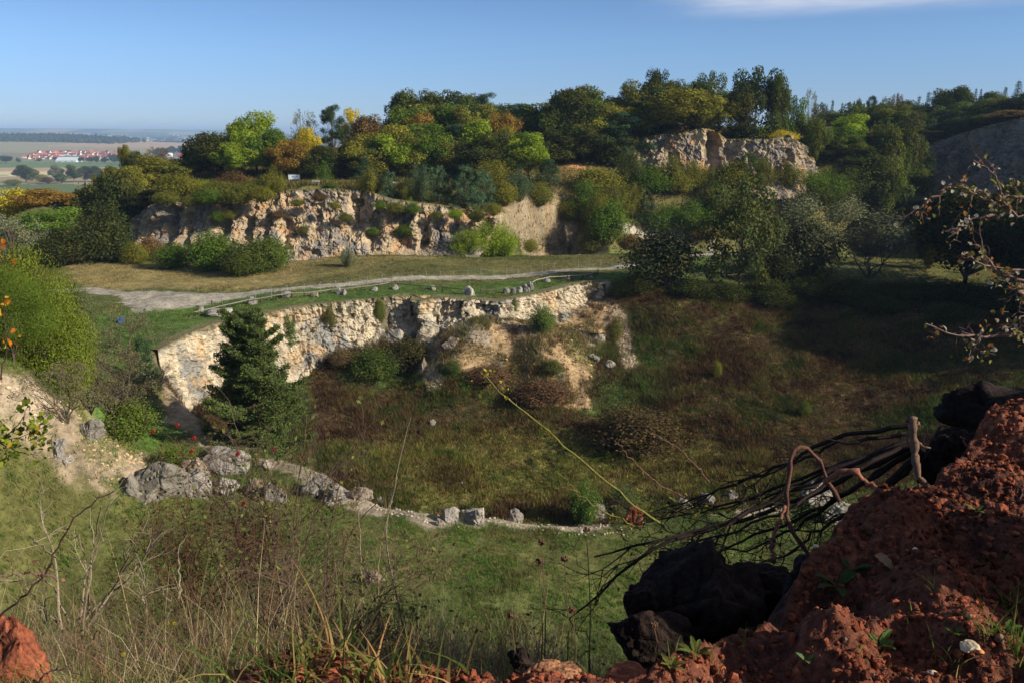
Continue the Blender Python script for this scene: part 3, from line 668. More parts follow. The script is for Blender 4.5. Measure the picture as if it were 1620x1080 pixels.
# leaf albedos
cDK = srgb(48, 58, 28); cMID = srgb(66, 78, 32); cGRN = srgb(74, 98, 32); cBRT = srgb(108, 126, 34); cOLV = srgb(92, 94, 38); cGLD = srgb(108, 106, 38)
cORG = srgb(126, 98, 42); cRED = srgb(96, 76, 46); cGRY = srgb(102, 106, 78); cPIN = srgb(50, 70, 46); cPN2 = srgb(70, 90, 62); cYEL = srgb(168, 150, 40); cBRN = srgb(92, 70, 44)
CN = {'dark green': cDK, 'mid green': cMID, 'fresh green': cGRN, 'bright green': cBRT, 'olive': cOLV, 'golden olive': cGLD, 'orange tinged': cORG, 'reddish brown': cRED, 'grey green': cGRY, 'blue green': cPIN, 'soft blue green': cPN2, 'yellow': cYEL, 'brown': cBRN}
# named trees of the ridge wood: kind, px, top row, Y, width px, colour, description
HERO = [('oak',338,211,222,84,'dark green','dark broad oak at the left end of the ridge wood'),('oak',312,236,226,50,'dark green','low dark tree at the very left end of the ridge wood'),
 ('oak',400,180,228,68,'bright green','bright lime green tree beside the dark oak at the left end'),('oak',378,196,224,50,'bright green','smaller lime green tree between the dark oak and its taller neighbour'),('oak',372,226,216,62,'bright green','low light green tree left of the sign at the wood edge'),
 ('oak',425,205,222,64,'fresh green','fresh green tree standing above the white sign'),('sparse',478,172,236,50,'grey green','thin grey half bare tree on the skyline right of the lime green tree'),('oak',482,203,225,40,'yellow','yellow green tree below the thin grey one'),
 ('pine',524,168,232,54,'dark green','dark pine with bare stems standing clear on the skyline'),('tall',556,174,240,34,'yellow','slim pale yellow tree right of the dark skyline pine'),('oak',457,222,214,55,'orange tinged','orange brown tree behind the white sign'),
 ('oak',500,232,216,70,'dark green','dark low tree right of the white sign'),('oak',590,181,238,62,'reddish brown','rust brown round tree on the ridge left of the gold ones'),('oak',612,200,226,92,'golden olive','wide golden olive tree in the front of the ridge wood'),
 ('oak',575,225,218,70,'golden olive','golden tree right of the dark low tree at the wood edge'),('oak',664,181,236,56,'orange tinged','orange topped tree in the middle of the ridge wood'),('oak',672,196,226,84,'fresh green','fresh green maple under the orange topped tree'),
 ('conifer',576,246,205,60,'blue green','dark conifer standing before the golden tree'),('conifer',512,252,206,44,'fresh green','small light green conifer right of the white sign'),('oak',640,222,222,60,'olive','olive tree left of the green maple base'),
 ('pine',722,196,228,50,'blue green','blue green pine between the green maple and the light green tree'),('oak',765,188,226,66,'bright green','light green rounded tree at the front of the ridge wood'),('oak',738,170,238,60,'olive','olive brown tree above the blue green pine'),
 ('oak',798,180,238,44,'orange tinged','orange tree right of the light green rounded tree'),('oak',806,200,230,44,'golden olive','golden tree at the edge where the wood falls back'),
 ('pine',870,205,236,60,'dark green','dark pine in the shaded dip of the wood'),('oak',905,145,240,90,'dark green','large dark oak before the upper rock face'),('oak',880,175,238,64,'mid green','mid green tree left of the large dark oak'),('pine',990,180,236,90,'blue green','broad blue green pine above the left end of the upper rock face'),
 ('oak',950,165,242,70,'olive','olive tree between the large dark oak and the broad pine'),('oak',1030,160,246,66,'olive','olive brown tree above the middle of the upper rock face'),('oak',1082,142,238,104,'golden olive','big golden brown tree on top of the upper rock face'),('oak',1010,188,239,50,'mid green','green tree at the foot of the broad pine'),
 ('tall',1040,113,252,44,'dark green','dark pointed tree top rising highest left of the gap'),('tall',1128,113,250,42,'mid green','tall slender tree left of the gap in the skyline'),('oak',1124,152,238,66,'golden olive','yellow green tree right at the edge of the gap'),
 ('tall',1200,106,240,70,'dark green','tallest dark tree standing alone right of the gap'),('tall',1176,130,242,48,'dark green','dark tree joined to the left side of the tallest one'),('tall',1233,124,242,44,'mid green','tree joined to the right side of the tallest one'),
 ('tall',1258,152,246,36,'fresh green','small green tree right of the tallest one'),('sparse',1286,142,260,28,'grey green','thin half bare tree right of the rock face on the skyline'),('oak',1290,190,246,46,'mid green','dark green tree right above the end of the upper rock face'),
 ('oak',1348,182,262,56,'bright green','sunlit bright green tree right of the upper rock face'),('oak',1400,165,285,66,'mid green','green tree below the skyline on the far right slope'),('oak',1330,202,256,44,'fresh green','small sunlit tree left below the bright green one')]
for k_, px, yt, Y, wp, cn, lab in HERO:
    tree(k_, 'pine_tree' if k_ == 'pine' else 'conifer_tree' if k_ == 'conifer' else 'broadleaf_tree', 'tree', px, yt, Y, wp, CN[cn], lab, 'trees of the ridge wood')
SKY = [(300,222),(320,214),(345,212),(375,196),(400,186),(430,198),(460,188),(490,182),(520,176),(545,182),(570,184),(600,178),(625,160),(650,146),(680,150),(710,143),(740,149),(770,152),(790,163),(830,166),(870,160),(905,140),(940,142),(970,151),(1000,137),(1040,124),(1065,131),(1100,127),(1128,126)]
def skyat(x): return float(np.interp(x, [a for a, b in SKY], [b for a, b in SKY]))
rows = [('back skyline row', 258, 0, 26, ['dark green','mid green','olive','dark green','mid green','reddish brown'], 640, 1110),
        ('middle row', 246, 20, 29, ['mid green','olive','fresh green','golden olive','dark green','olive','orange tinged'], 590, 1110),
        ('inner row', 236, 45, 33, ['mid green','fresh green','olive','golden olive','dark green'], 830, 990)]
for rn, Y, dy, step, pal, xa, xb in rows:
    x = xa; i = 0
    while x < xb:
        i += 1; cn = rnd.choice(pal); kd = rnd.choice(['oak','oak','oak','oak','oak','oak','pine'])
        tree(kd, 'pine_tree' if kd == 'pine' else 'broadleaf_tree', 'tree', x, skyat(x)+dy+rnd.uniform(-4, 7), Y+rnd.uniform(-4, 4), step*rnd.uniform(2.1, 2.8), CN['blue green' if kd == 'pine' else cn],
             f'{"blue green pine" if kd == "pine" else cn+" tree"} in the {rn} of the ridge wood, {numword(i)}', 'trees of the ridge wood')
        x += step*rnd.uniform(.8, 1.15)
x = 556; i = 0
while x < 850:
    i += 1; cn = rnd.choice(['mid green', 'fresh green', 'olive', 'bright green', 'golden olive', 'dark green'])
    tree('oak', 'broadleaf_tree', 'tree', x, 214+rnd.uniform(-6, 14)+.02*abs(x-700), 219+rnd.uniform(-3, 3), 62, CN[cn], f'{cn} tree in the front row of the ridge wood, {numword(i)}', 'trees of the ridge wood'); x += rnd.uniform(26, 38)
for i, (px, yt, w_) in enumerate([(1392,204,44),(1408,200,48),(1424,206,46),(1440,210,44),(1452,220,36)]):
    g_ = G(px, 262, 200, 420); tree('oak', 'broadleaf_tree', 'tree', px, yt, g_[1]-4, w_*1.2, CN['mid green' if i % 2 else 'dark green'], f'tree at the left end of the shaded rock wall top, {numword(i+1)}', 'trees of the far right slope')
# far right skyline and slope trees
FR = [(1300,163,420,22,'tall'),(1318,156,430,15,'conifer'),(1333,160,430,12,'conifer'),(1345,158,440,12,'conifer'),(1352,157,430,12,'conifer'),(1362,160,430,16,'oak'),(1380,154,430,22,'pine'),(1402,158,430,22,'oak'),(1421,148,420,14,'tall'),(1440,160,400,34,'oak'),
      (1455,150,390,18,'conifer'),(1470,143,380,20,'conifer'),(1490,140,370,42,'oak'),(1520,135,350,44,'oak'),(1545,138,360,14,'conifer'),(1553,139,360,13,'conifer'),(1575,146,340,36,'oak'),(1592,136,350,20,'conifer'),(1613,126,340,30,'conifer'),(1380,172,380,40,'oak'),
      (1310,176,340,40,'oak'),(1450,175,330,50,'oak'),(1420,190,300,60,'oak'),(1475,168,350,60,'oak'),(1510,163,335,60,'oak'),(1550,158,325,66,'oak'),(1590,156,312,66,'oak'),(1630,150,305,66,'oak'),(1660,140,300,66,'oak'),
      (1370,205,290,54,'oak'),(1385,230,270,50,'oak'),(1320,225,262,50,'oak'),(1410,225,300,60,'oak'),(1350,165,360,50,'oak'),(1330,180,320,44,'oak'),(1480,190,336,46,'oak'),(1530,183,316,50,'oak'),(1575,180,300,50,'oak'),(1610,174,288,60,'oak'),(1500,196,326,40,'oak'),(1555,186,306,44,'oak'),(1595,180,292,44,'oak'),(1640,176,280,60,'oak'),(1455,205,345,46,'oak'),(1395,215,262,60,'oak'),(1425,235,262,60,'oak'),(1360,245,250,60,'oak'),(1400,250,246,60,'oak'),(1340,215,250,50,'oak'),(1315,205,255,50,'oak'),(1380,190,290,56,'oak'),(1428,204,268,60,'oak'),(1446,214,282,46,'oak'),(1412,222,262,50,'oak')]
FRc = 0
for i, (px, yt, Y, wp, kd) in enumerate(sorted(FR)):
    cn = 'blue green' if kd in ('conifer', 'pine') else rnd.choice(['dark green', 'dark green', 'mid green', 'mid green', 'reddish brown'])
    far = Y > 345
    if kd == 'conifer': FRc += 1; lb = f'spire shaped spruce on the far right skyline, {numword(FRc)}'
    else: lb = f'{cn} tree on the slope behind the shaded rock wall, {numword(i+1)}'
    tree(kd, 'conifer_tree' if kd == 'conifer' else 'pine_tree' if kd == 'pine' else 'broadleaf_tree', 'tree', px, yt, Y, wp*1.15, CN[cn], lb, 'trees of the far right slope')
# shrubs and young trees on the terrace and its slope:  kind px top base width colour
SH = [('bush',283,272,312,50,'golden olive','rounded golden shrub on the cliff top at the left end'),('willow',430,262,318,34,'golden olive','upright yellow green bush on the cliff top left of the sign'),
 ('bush',400,284,312,50,'olive','low olive bush on the cliff top'),('bush',345,285,316,56,'olive','spreading olive bush near the left of the cliff top'),('bush',524,290,302,16,'fresh green','tiny round green bush beside the terrace path'),
 ('bush',370,270,300,40,'brown','brown scrub behind the cliff top'),('bush',320,284,302,30,'bright green','light green scrub at the left cliff top'),
 ('willow',585,263,312,38,'golden olive','tall yellowish willow bush right of the terrace path'),('willow',575,292,330,14,'bright green','slim sapling on the cliff edge'),('pine',615,270,312,34,'soft blue green','young pine right of the yellowish willow bush'),
 ('willow',640,278,318,30,'olive','olive bush on the terrace slope'),('willow',664,254,318,36,'soft blue green','young blue green pine on the terrace rim'),('willow',670,290,318,26,'golden olive','golden shrub before the young blue green pine'),
 ('pine',692,262,318,48,'soft blue green','bushy young pine right of the golden shrub'),('willow',648,305,334,18,'bright green','light sapling standing on the rock rim'),('pine',735,264,334,56,'soft blue green','largest young pine on the cliff rim'),('pine',763,268,328,48,'soft blue green','dense young pine beside the largest one'),
 ('willow',706,296,318,24,'golden olive','yellow willow shrub between the young pines'),('bush',797,284,326,34,'golden olive','golden rounded bush at the top of the sandy slope'),('willow',820,262,320,40,'soft blue green','blue green bush above the sandy slope'),
 ('bush',852,287,330,38,'olive','olive round bush at the rim of the sandy slope'),('bush',898,314,352,36,'golden olive','golden green bush on the sandy slope'),('pine',868,252,296,42,'blue green','young dark pine above the sandy patch'),
 ('bush',840,228,262,50,'golden olive','golden scrub at the wood edge'),('bush',780,250,290,50,'golden olive','golden scrub on the upper terrace slope'),('bush',735,240,270,40,'olive','olive scrub below the light green tree'),('willow',700,238,272,44,'golden olive','yellowish scrub under the ridge wood'),
 ('willow',640,248,280,40,'olive','scrub at the wood edge below the golden trees'),('bush',940,262,305,60,'golden olive','wide yellow olive bush below the upper rock face'),('willow',925,280,345,50,'fresh green','green willow bush right of the sandy slope'),
 ('willow',970,290,350,50,'olive','olive willow bush in the hollow'),('bush',965,318,385,46,'fresh green','dark rounded bush at the foot of the sandy slope'),('willow',950,300,372,36,'golden olive','golden willow in the hollow'),
 ('willow',1000,286,345,40,'golden olive','yellow shrub below the upper rock face left part'),('pine',1020,300,360,44,'blue green','dark young pine in the hollow'),('willow',1055,318,366,56,'fresh green','bright willow thicket left of the birch'),
 ('willow',1100,312,366,66,'fresh green','wide bright willow thicket behind the dark round tree'),('willow',1035,262,300,30,'mid green','slender green bush at the foot of the upper rock face'),('bush',1075,272,306,40,'golden olive','golden bush below the upper rock face'),
 ('bush',1110,262,300,44,'golden olive','yellow green bush under the dark rock notch'),('willow',1150,255,300,40,'mid green','green bush at the foot of the pale rock'),('pine',1185,240,310,44,'mid green','young green tree before the pale rock face'),
 ('bush',1220,262,290,28,'golden olive','small golden bush on the pale rock foot'),('bush',1140,292,335,50,'olive','olive bush over the hollow'),('willow',1180,298,350,70,'mid green','broad green thicket below the pale rock'),
 ('bush',1240,206,228,34,'yellow','yellow bush on top of the upper rock face at its right end'),('bush',1265,212,240,24,'orange tinged','orange bush at the right corner of the upper rock face'),('bush',1215,200,222,34,'bright green','green scrub on top of the upper rock face'),('bush',1185,202,226,26,'golden olive','golden scrub on the upper rock face'),('bush',1160,198,222,24,'olive','olive scrub right of the rock notch'),
 ('bush',1275,268,305,50,'fresh green','light green bush at the right foot of the upper rock face'),('willow',1310,262,330,56,'fresh green','tall green willow right of the upper rock face'),('willow',1370,232,330,76,'mid green','largest feathery green willow on the right slope'),
 ('willow',1330,262,340,70,'mid green','green willow before the largest feathery one'),('bush',1265,300,355,56,'grey green','grey green bush on the right slope'),('bush',1330,302,360,60,'grey green','pale grey green bush on the right slope'),('bush',1290,282,330,60,'mid green','mid green bush between the willows'),
 ('bush',1420,300,360,60,'grey green','grey bush at the right below the rock wall'),('bush',1480,292,340,60,'olive','olive bush below the shaded rock wall'),('bush',1550,296,345,70,'mid green','green bush far right below the shaded wall'),('bush',1600,300,350,60,'mid green','green bush at the right border below the wall'),
 ('willow',1388,240,334,80,'mid green','tall green willow hiding the grassy step left of the rock wall'),('bush',1412,258,330,70,'mid green','broad green bush at the left end of the shaded wall'),('bush',1360,250,320,60,'mid green','round green bush left of the hidden step'),('willow',1060,240,306,44,'olive','upright olive bush against the ochre foot of the upper rock face'),('willow',1095,250,304,40,'golden olive','golden upright bush left of the dark rock notch'),('willow',1000,232,300,44,'mid green','tall green bush at the left end of the upper rock face'),
 ('bush',1168,252,304,46,'golden olive','yellow green bush right of the dark rock notch'),('willow',1208,244,306,34,'olive','slender olive bush before the pale rock'),('bush',1250,258,304,40,'olive','olive bush at the right foot of the pale rock'),('bush',975,226,262,50,'mid green','green bush over the left end of the upper rock face'),('bush',1030,262,306,50,'fresh green','fresh green bush at the foot of the ochre rock'),('bush',1130,272,306,40,'mid green','round green bush under the dark rock notch'),
 ('bush',1430,262,300,40,'olive','olive mound of scrub beside the little pale pinnacle'),('bush',1395,280,330,50,'mid green','green scrub right of the feathery willow')]
for k_, px, yt, yb, wp, cn, lab in SH:
    g_ = G(px, yb, 150, 420)
    nm = {'pine': 'young_pine', 'willow': 'willow_bush', 'bush': 'shrub'}[k_]
    tree('ypine' if k_ == 'pine' else k_, nm, 'young pine' if k_ == 'pine' else 'bush', px, yt, g_[1], wp*1.15, CN[cn], lab, 'shrubs and young trees of the upper terrace', vi=None)
for i, (px, py, w_, hpx, cn) in enumerate([(262,322,30,22,'olive'),(300,326,22,18,'olive'),(330,322,34,24,'fresh green'),(378,322,40,30,'olive'),(362,345,18,14,'olive'),(415,318,26,24,'golden olive'),(470,325,16,12,'olive'),(505,318,20,14,'brown'),(545,350,18,14,'olive'),(528,330,14,12,'golden olive'),(600,330,16,14,'fresh green'),
      (626,336,22,18,'olive'),(652,338,20,18,'fresh green'),(690,345,16,12,'olive'),(720,345,18,16,'bright green'),(755,350,22,20,'olive'),(780,340,20,20,'golden olive'),(480,368,14,12,'olive'),(590,372,16,14,'fresh green'),(640,372,22,18,'fresh green'),(440,345,14,12,'brown'),(345,350,20,18,'fresh green')]):
    Yc = float(np.interp(px, [200,300,400,500,600,700,800], [181,178,177.5,178,178.5,178,178]))-1.2; x_, _, z_ = P(px, py, Yc)
    tree('bush', 'shrub', 'bush', px, py-hpx, Yc, w_*1.2, CN[cn], f'{cn} shrub rooted on the rear rock face, {numword(i+1)} of those listed from top left' if False else f'{cn} shrub on the rear rock face, {["below the golden cliff shrub","left of the spreading olive bush","on the cliff lip under the spreading bush","on the lip between two dark clefts","half way down the left clefts","under the upright yellow green bush","in the cleft under the sign","withered, right of the sign","in the middle of the pale wall","high on the pale wall","left of the light sapling","just under the light sapling","right of the light sapling","under the young pines","bright, under the largest young pine","low at the right of the wall","at the top right corner of the wall","low near the pale foot","near the middle foot","beside the right hand cleft","at the ochre patch","at the left foot of the wall"][i]}', 'shrubs on the rear rock face', z=z_)
# plants at the foot of the rear rock face
FT = [('bush',130,352,415,60,'dark green'),('bush',165,330,412,70,'dark green'),('willow',185,362,415,44,'mid green'),('bush',212,382,418,32,'golden olive'),('bush',236,372,412,36,'brown'),('bush',276,382,424,56,'fresh green'),('bush',335,366,428,62,'fresh green'),('willow',352,380,426,40,'mid green'),
      ('bush',402,374,430,72,'mid green'),('bush',430,376,425,46,'fresh green'),('bush',380,392,436,50,'mid green'),('willow',525,364,400,44,'golden olive'),('willow',562,362,396,24,'bright green'),('willow',548,390,422,24,'grey green'),('willow',618,366,398,30,'olive'),
      ('willow',660,372,398,26,'fresh green'),('willow',688,362,396,36,'mid green'),('willow',715,362,402,34,'olive'),('willow',740,358,406,52,'bright green'),('willow',770,346,406,56,'bright green'),('willow',796,356,406,42,'bright green'),('bush',838,378,400,22,'golden olive'),
      ('bush',936,370,398,34,'olive'),('bush',994,368,394,28,'reddish brown'),('bush',1108,358,378,40,'reddish brown'),('bush',112,378,415,44,'brown'),('bush',90,366,420,50,'dark green')]
for i, (k_, px, yt, yb, wp, cn) in enumerate(sorted(FT, key=lambda q: q[1])):
    g_ = G(px, yb, 120, 400)
    tree(k_, 'willow_bush' if k_ == 'willow' else 'shrub', 'bush', px, yt, g_[1], wp*1.15, CN[cn], f'{cn} {"willow" if k_ == "willow" else "bush"} at the foot of the rear rock face, {numword(i+1)}', 'bushes along the foot of the rear rock face')
# left: trees falling to the valley
LT = [('oak',225,245,215,60,'golden olive','gold and green tree at the left shoulder of the quarry'),('oak',205,262,205,50,'golden olive','bright golden tree left of the cliff top'),('oak',262,252,218,64,'olive','olive rounded tree behind the golden cliff shrub'),('sparse',245,232,235,50,'brown','bare brown tree against the village'),
 ('tall',196,232,240,22,'golden olive','slim golden tree in front of the village'),('oak',215,240,238,24,'dark green','small dark tree in front of the village'),('oak',150,290,195,80,'dark green','dark tree mass on the left slope below the cliff top'),('oak',185,280,190,80,'dark green','largest dark tree on the left slope'),
 ('oak',120,310,188,70,'dark green','dark tree left of the largest dark tree'),('oak',70,298,185,70,'orange tinged','russet topped tree at the far left'),('oak',80,330,172,80,'fresh green','green tree below the russet one'),('oak',15,302,190,80,'yellow','yellow tree at the left border under the green field'),
 ('sparse',14,335,150,90,'grey green','pale half bare tree at the left border'),('oak',290,262,225,40,'mid green','low tree left of the dark oak'),('oak',170,262,225,40,'olive','brownish tree under the village'),('oak',235,300,190,60,'dark green','dark tree against the left end of the rear rock face'),('oak',30,350,165,70,'grey green','grey green tree under the pale one')]
for k_, px, yt, Y, wp, cn, lab in LT:
    tree(k_, 'broadleaf_tree', 'tree', px, yt, Y, wp*1.1, CN[cn], lab, 'trees on the left slope')
# row of trees at the right rim of the pit
RT = [('bush',1050,352,450,90,'dark green','dark round tree standing right of the fence end',(46,56,38)),('tall',1180,288,462,86,'mid green','tall feathery birch in the row on the rim',(70,80,44)),('bush',1275,330,436,96,'grey green','broad grey willow right of the birch',(66,72,52)),
 ('bare',1385,330,440,110,'grey green','spreading half bare tree with crooked stems',(80,84,60)),('bush',1375,330,405,110,'grey green','grey green bush behind the crooked stems',(72,78,56)),('oak',1545,300,452,150,'dark green','large dark tree at the right end of the row',(38,48,26)),
 ('oak',1480,350,425,40,'dark green','small dark tree beside the clearing',(46,54,28)),('oak',1640,290,470,150,'dark green','dark tree cut by the right border',(40,50,28)),('bush',1230,400,445,60,'dark green','low dark bush under the birch',(42,50,28)),('willow',1476,368,425,20,'yellow','small yellow sapling in the clearing',(110,110,50))]
for k_, px, yt, yb, wp, cn, lab, cc in RT:
    g_ = G(px, yb, 100, 400)
    tree(k_, {'bush': 'shrub', 'willow': 'willow_bush', 'bare': 'bare_tree'}.get(k_, 'broadleaf_tree'), 'bush' if k_ in ('bush', 'willow') else 'tree', px, yt, g_[1], wp*1.08, srgb(*cc), lab, 'trees along the rim right of the pit', vi=1 if k_ == 'oak' else None)
# trees outside the frame on the right that throw the long shadow
for i, (x, y, hh) in enumerate([(79,99,14),(82,104,19),(84,108,20),(86,112,20),(88,116,19),(92,102,20),(94,107,20),(96,112,19),(99,117,17),(76,94,8),(102,106,20),(104,111,19),(83,98,15),(89,110,19),(91,118,17),(110,98,20),(112,104,20),(98,98,26),(104,96,27),(111,92,27),(98,105,26),(118,96,28),(118,103,27)]):
    e = tree('oak', 'broadleaf_tree', 'tree', 810, 300, 100, 120, cDK, 'dark tree beyond the right border of the photo', 'trees beyond the right border')
    e.location = (x, y, hz(x, y)-.2); e.scale = (hh*.85, hh*.85, hh)
# dark scrub added under the row on the rim to thicken the shadow band
for i, (px, py, w_, yt) in enumerate([(985,470,30,440),(1010,462,40,432),(1100,470,50,440),(1150,476,50,446),(1210,472,60,440),(1300,470,70,436),(1350,474,60,440),(1420,470,60,444),(1460,476,60,448),(1520,480,70,444),(1590,490,70,440),(1240,486,50,462),(1390,490,60,466),(1500,502,60,478)]):
    g_ = G(px, py, 100, 400); tree('bush', 'shrub', 'bush', px, yt, g_[1], w_*1.2, cDK, f'low dark scrub bush added for shade under the trees on the pit rim, {numword(i+1)}' if i < 11 else f'dark scrub bush added for shade a little down the slope under the rim trees, {numword(i-10)}', 'scrub under the rim trees')

# ------------------------------------------------------------------ boulders
import bmesh
_ico = {}
def ico(sub):
    if sub not in _ico:
        bm = bmesh.new(); bmesh.ops.create_icosphere(bm, subdivisions=sub, radius=1.0)
        _ico[sub] = (np.array([v.co[:] for v in bm.verts]), np.array([[v.index for v in f.verts] for f in bm.faces])); bm.free()
    return _ico[sub]
def rock_shape(sub, seed, cuts=11, rough=.18):
    V, Fc = ico(sub); V = V.copy(); g = np.random.default_rng(seed)
    for k in range(cuts):
        n_ = g.normal(size=3); n_ /= np.linalg.norm(n_); d = .52+.33*g.random(); V -= n_[None]*np.clip(V @ n_-d, 0, None)[:, None]*.92
    w1, w2, cid = worley(V*1.9+seed*3.1, seed)
    V *= (1+fbm(V*1.1+seed, 3, seed)*rough*2.2+(cid-.5)*rough*.9-np.clip(.09-(w2-w1), 0, 1)*rough*9+fbm(V*5+seed, 3, seed+4)*rough*.5)[:, None]
    V -= (V.max(0)+V.min(0))/2; return V/(V.max(0)-V.min(0))[None], Fc, cid      # unit box
def boulder(name, px, pyb, wpx, hpx, col, label, group=None, Y=None, seed=None, sub=4, depth=.85, cat='boulder', rz=None, mat=None, y0=36, cuts=9):
    seed = seed if seed is not None else rnd.randrange(9999)
    if Y is None: x, Y_, z = G(px, pyb, y0, 400)
    else: x, Y_, z = P(px, pyb, Y)
    V, Fc, cid = rock_shape(sub, seed, cuts); w_ = wpx*Y_/F; h_ = hpx*Y_/F
    a = rnd.random()*6.28 if rz is None else rz; ca, sa = math.cos(a), math.sin(a)
    V = V @ np.array([[ca, sa, 0], [-sa, ca, 0], [0, 0, 1]]); V = V/(V.max(0)-V.min(0))
    V = V*np.array([w_, w_*depth, h_*1.6]); V[:, 2] += h_*.18
    c = np.tile(np.array(col), (len(V), 1)); m = sm(fbm(V*(2.2/w_)+seed, 3, seed+9)*3)[:, None]*.5
    c = c*(1-m)+np.array(srgb(182, 170, 150))*m*(np.array(col).mean()*3.2); c *= (.8+.4*cid)[:, None]
    o_ = mesh_obj(name, V, Fc, mat or M_rock, col=c, smooth=False); o_.location = (x, Y_+w_*depth*.3, z); tag(o_, label, cat, group); return o_
RG = srgb(134, 128, 118); RW = srgb(160, 150, 134); RT_ = srgb(130, 116, 97)
BL = [(235,792,120,74,RG,'largest grey boulder at the left end of the pit rim'),(302,786,72,50,RG,'low grey boulder pressed against the right of the largest one'),(300,755,60,40,RT_,'brownish boulder behind the two big grey ones'),(205,786,40,44,RG,'dark split block at the left side of the largest boulder'),
 (357,752,80,58,RG,'pale grey boulder under the pine'),(345,782,60,34,RG,'flat grey boulder beside the rose canes'),(140,698,52,36,RG,'grey boulder set in the sandy bank'),(90,722,32,36,RG,'upright blue grey stone at the left of the sandy bank'),(105,736,24,18,RG,'small blue grey stone under the upright one'),
 (500,786,70,42,RG,'grey slab boulder behind the rose bush'),(528,800,44,38,RG,'grey boulder right of the slab'),(430,796,50,44,RG,'grey block in the rose bush'),(398,786,44,38,RT_,'brown block left of the grey block in the rose bush'),(570,790,44,24,RT_,'low sandy rock where the rim turns'),
 (420,742,22,18,RW,'small pale stone on the rim under the pine'),(600,796,14,14,RG,'small stone on the rim by the tall dry stalk'),(712,825,38,30,RG,'dark edged rock at the left of the rim group'),(697,832,22,16,RW,'round pale stone in front of the rim group'),(718,816,22,18,RW,'pale lump between the rim rocks'),(750,830,44,36,RG,'biggest blue grey boulder of the middle rim group'),
 (816,826,30,28,RG,'pointed grey rock alone on the rim'),(945,822,36,38,RG,'two toned grey rock on the rim left of the red block'),(980,812,34,24,RG,'flat topped rock beside the red block'),(1160,792,22,20,RG,'grey rock seen through the dark branches'),(1085,806,36,24,RG,'grey rock under the twigs'),
 (1120,800,34,26,RG,'blocky rock right of the one under the twigs'),(1290,800,60,50,RG,'wide grey rock behind the fan of branches'),(1330,830,60,40,RG,'lower grey rock behind the fan of branches'),(683,676,14,14,RG,'lone dark stone on the pit floor'),(730,767,9,7,RG,'tiny pale stone on the pit floor'),
 (948,544,20,20,RG,'grey block at the top of the rubble below the face'),(940,572,22,16,RG,'upper grey rock on the talus'),(965,582,24,16,RG,'lower grey rock on the talus'),(925,530,14,12,RG,'small rock on the talus under the face'),(715,553,40,24,RT_,'brown outcrop on the talus'),(672,588,20,30,RT_,'rubble block beside the bramble'),
 (270,608,38,22,RG,'dark shaded boulder at the left foot of the white face'),(283,632,40,24,RT_,'tan boulder under the white face'),(240,600,20,14,RG,'small boulder left of the white face'),(592,926,42,30,RT_,'pale boulder in the dry grass of the near terrace')]
for i, (px, pyb, w_, h_, c_, lab) in enumerate(BL):
    boulder('boulder', px, pyb, w_*.94, h_*.78, np.array(c_)*(.7+.55*((i*37)%11)/11)*np.array([1.03,1,.93+.07*((i*5)%3)/2]), lab, 'limestone boulders around the pit', seed=100+i, sub=5 if w_ > 40 else 4)
FB = [(345,502,48,13,'long low boulder at the left end of the rail fence'),(453,472,18,10,'first boulder of the line between rail fence and cliff'),(398,482,18,12,'dark stone behind the left fence rail'),(497,471,14,9,'reddish stone in the boulder line'),(536,467,11,13,'upright grey stone in the boulder line'),(544,468,9,9,'smaller stone leaning beside the upright one'),
      (592,461,12,7,'low stone in the boulder line left of the dark rail'),(625,459,13,8,'stone at the left end of the dark rail'),(683,459,14,8,'grey stone under the dark rail'),(743,468,20,16,'pointed grey boulder at the right end of the dark rail'),(802,465,13,9,'left stone of the cluster of five'),(812,464,11,9,'second stone of the cluster of five'),
      (822,463,10,9,'middle stone of the cluster of five'),(832,462,13,13,'largest stone of the cluster of five'),(840,460,11,14,'right stone of the cluster of five'),(866,447,13,7,'flat stone near the pale curved rail'),(896,443,15,7,'brown stone beside the pale curved rail'),(934,442,9,6,'small stone at the end of the pale curved rail'),(318,494,10,9,'white block at the left tip of the rail fence')]
for i, (px, pyb, w_, h_, lab) in enumerate(FB):
    boulder('boulder', px, pyb, w_, h_, (RT_ if i in (3, 16) else RG if i % 3 else srgb(160,152,140)), lab, 'boulders lined up on the cliff edge', seed=200+i, sub=3, y0=90)
boulder('boulder', 1004, 834, 34, 34, srgb(140, 74, 46), 'rust red block on the rim', 'limestone boulders around the pit', seed=77, sub=4)
# small rubble nobody could count
rb = MB(); Vr, Fr, _ = rock_shape(1, 5, 5, .1)
def scatter_stones(poly, n, smin, smax, col):
    p = np.array(poly)[:, :2]; lo, hi = p.min(0), p.max(0); q = lo+(hi-lo)*rng.random((n*3, 2)); q = q[sdist(q[:, 0], q[:, 1], p) > 0][:n]
    z = height(q[:, 0], q[:, 1])
    for k in range(len(q)):
        s_ = smin+(smax-smin)*rng.random()**3; a = rng.random()*6.28; M_ = np.array([[math.cos(a), math.sin(a), 0], [-math.sin(a), math.cos(a), 0], [0, 0, 1]])
        rb.add((Vr*np.array([1, .8, .7])*s_) @ M_+np.array([*q[k], z[k]+s_*.12]), None, Fr, np.array(col)*(.7+.5*rng.random()))
scatter_stones(PAINT[15][0], 500, .12, .6, srgb(190, 160, 120)); scatter_stones(PAINT[17][0], 320, .15, .6, srgb(176, 160, 140)); scatter_stones(PAINT[20][0], 200, .15, .5, srgb(200, 180, 150))
scatter_stones(PAINT[21][0], 1500, .05, .4, srgb(200, 170, 130)); scatter_stones(world_poly([(560,790),(700,812),(900,818),(1000,815),(1000,836),(700,836),(560,806)], -28.3), 420, .05, .3, srgb(196, 180, 156)); scatter_stones(PAINT[27][0], 160, .15, .6, srgb(196,170,130))
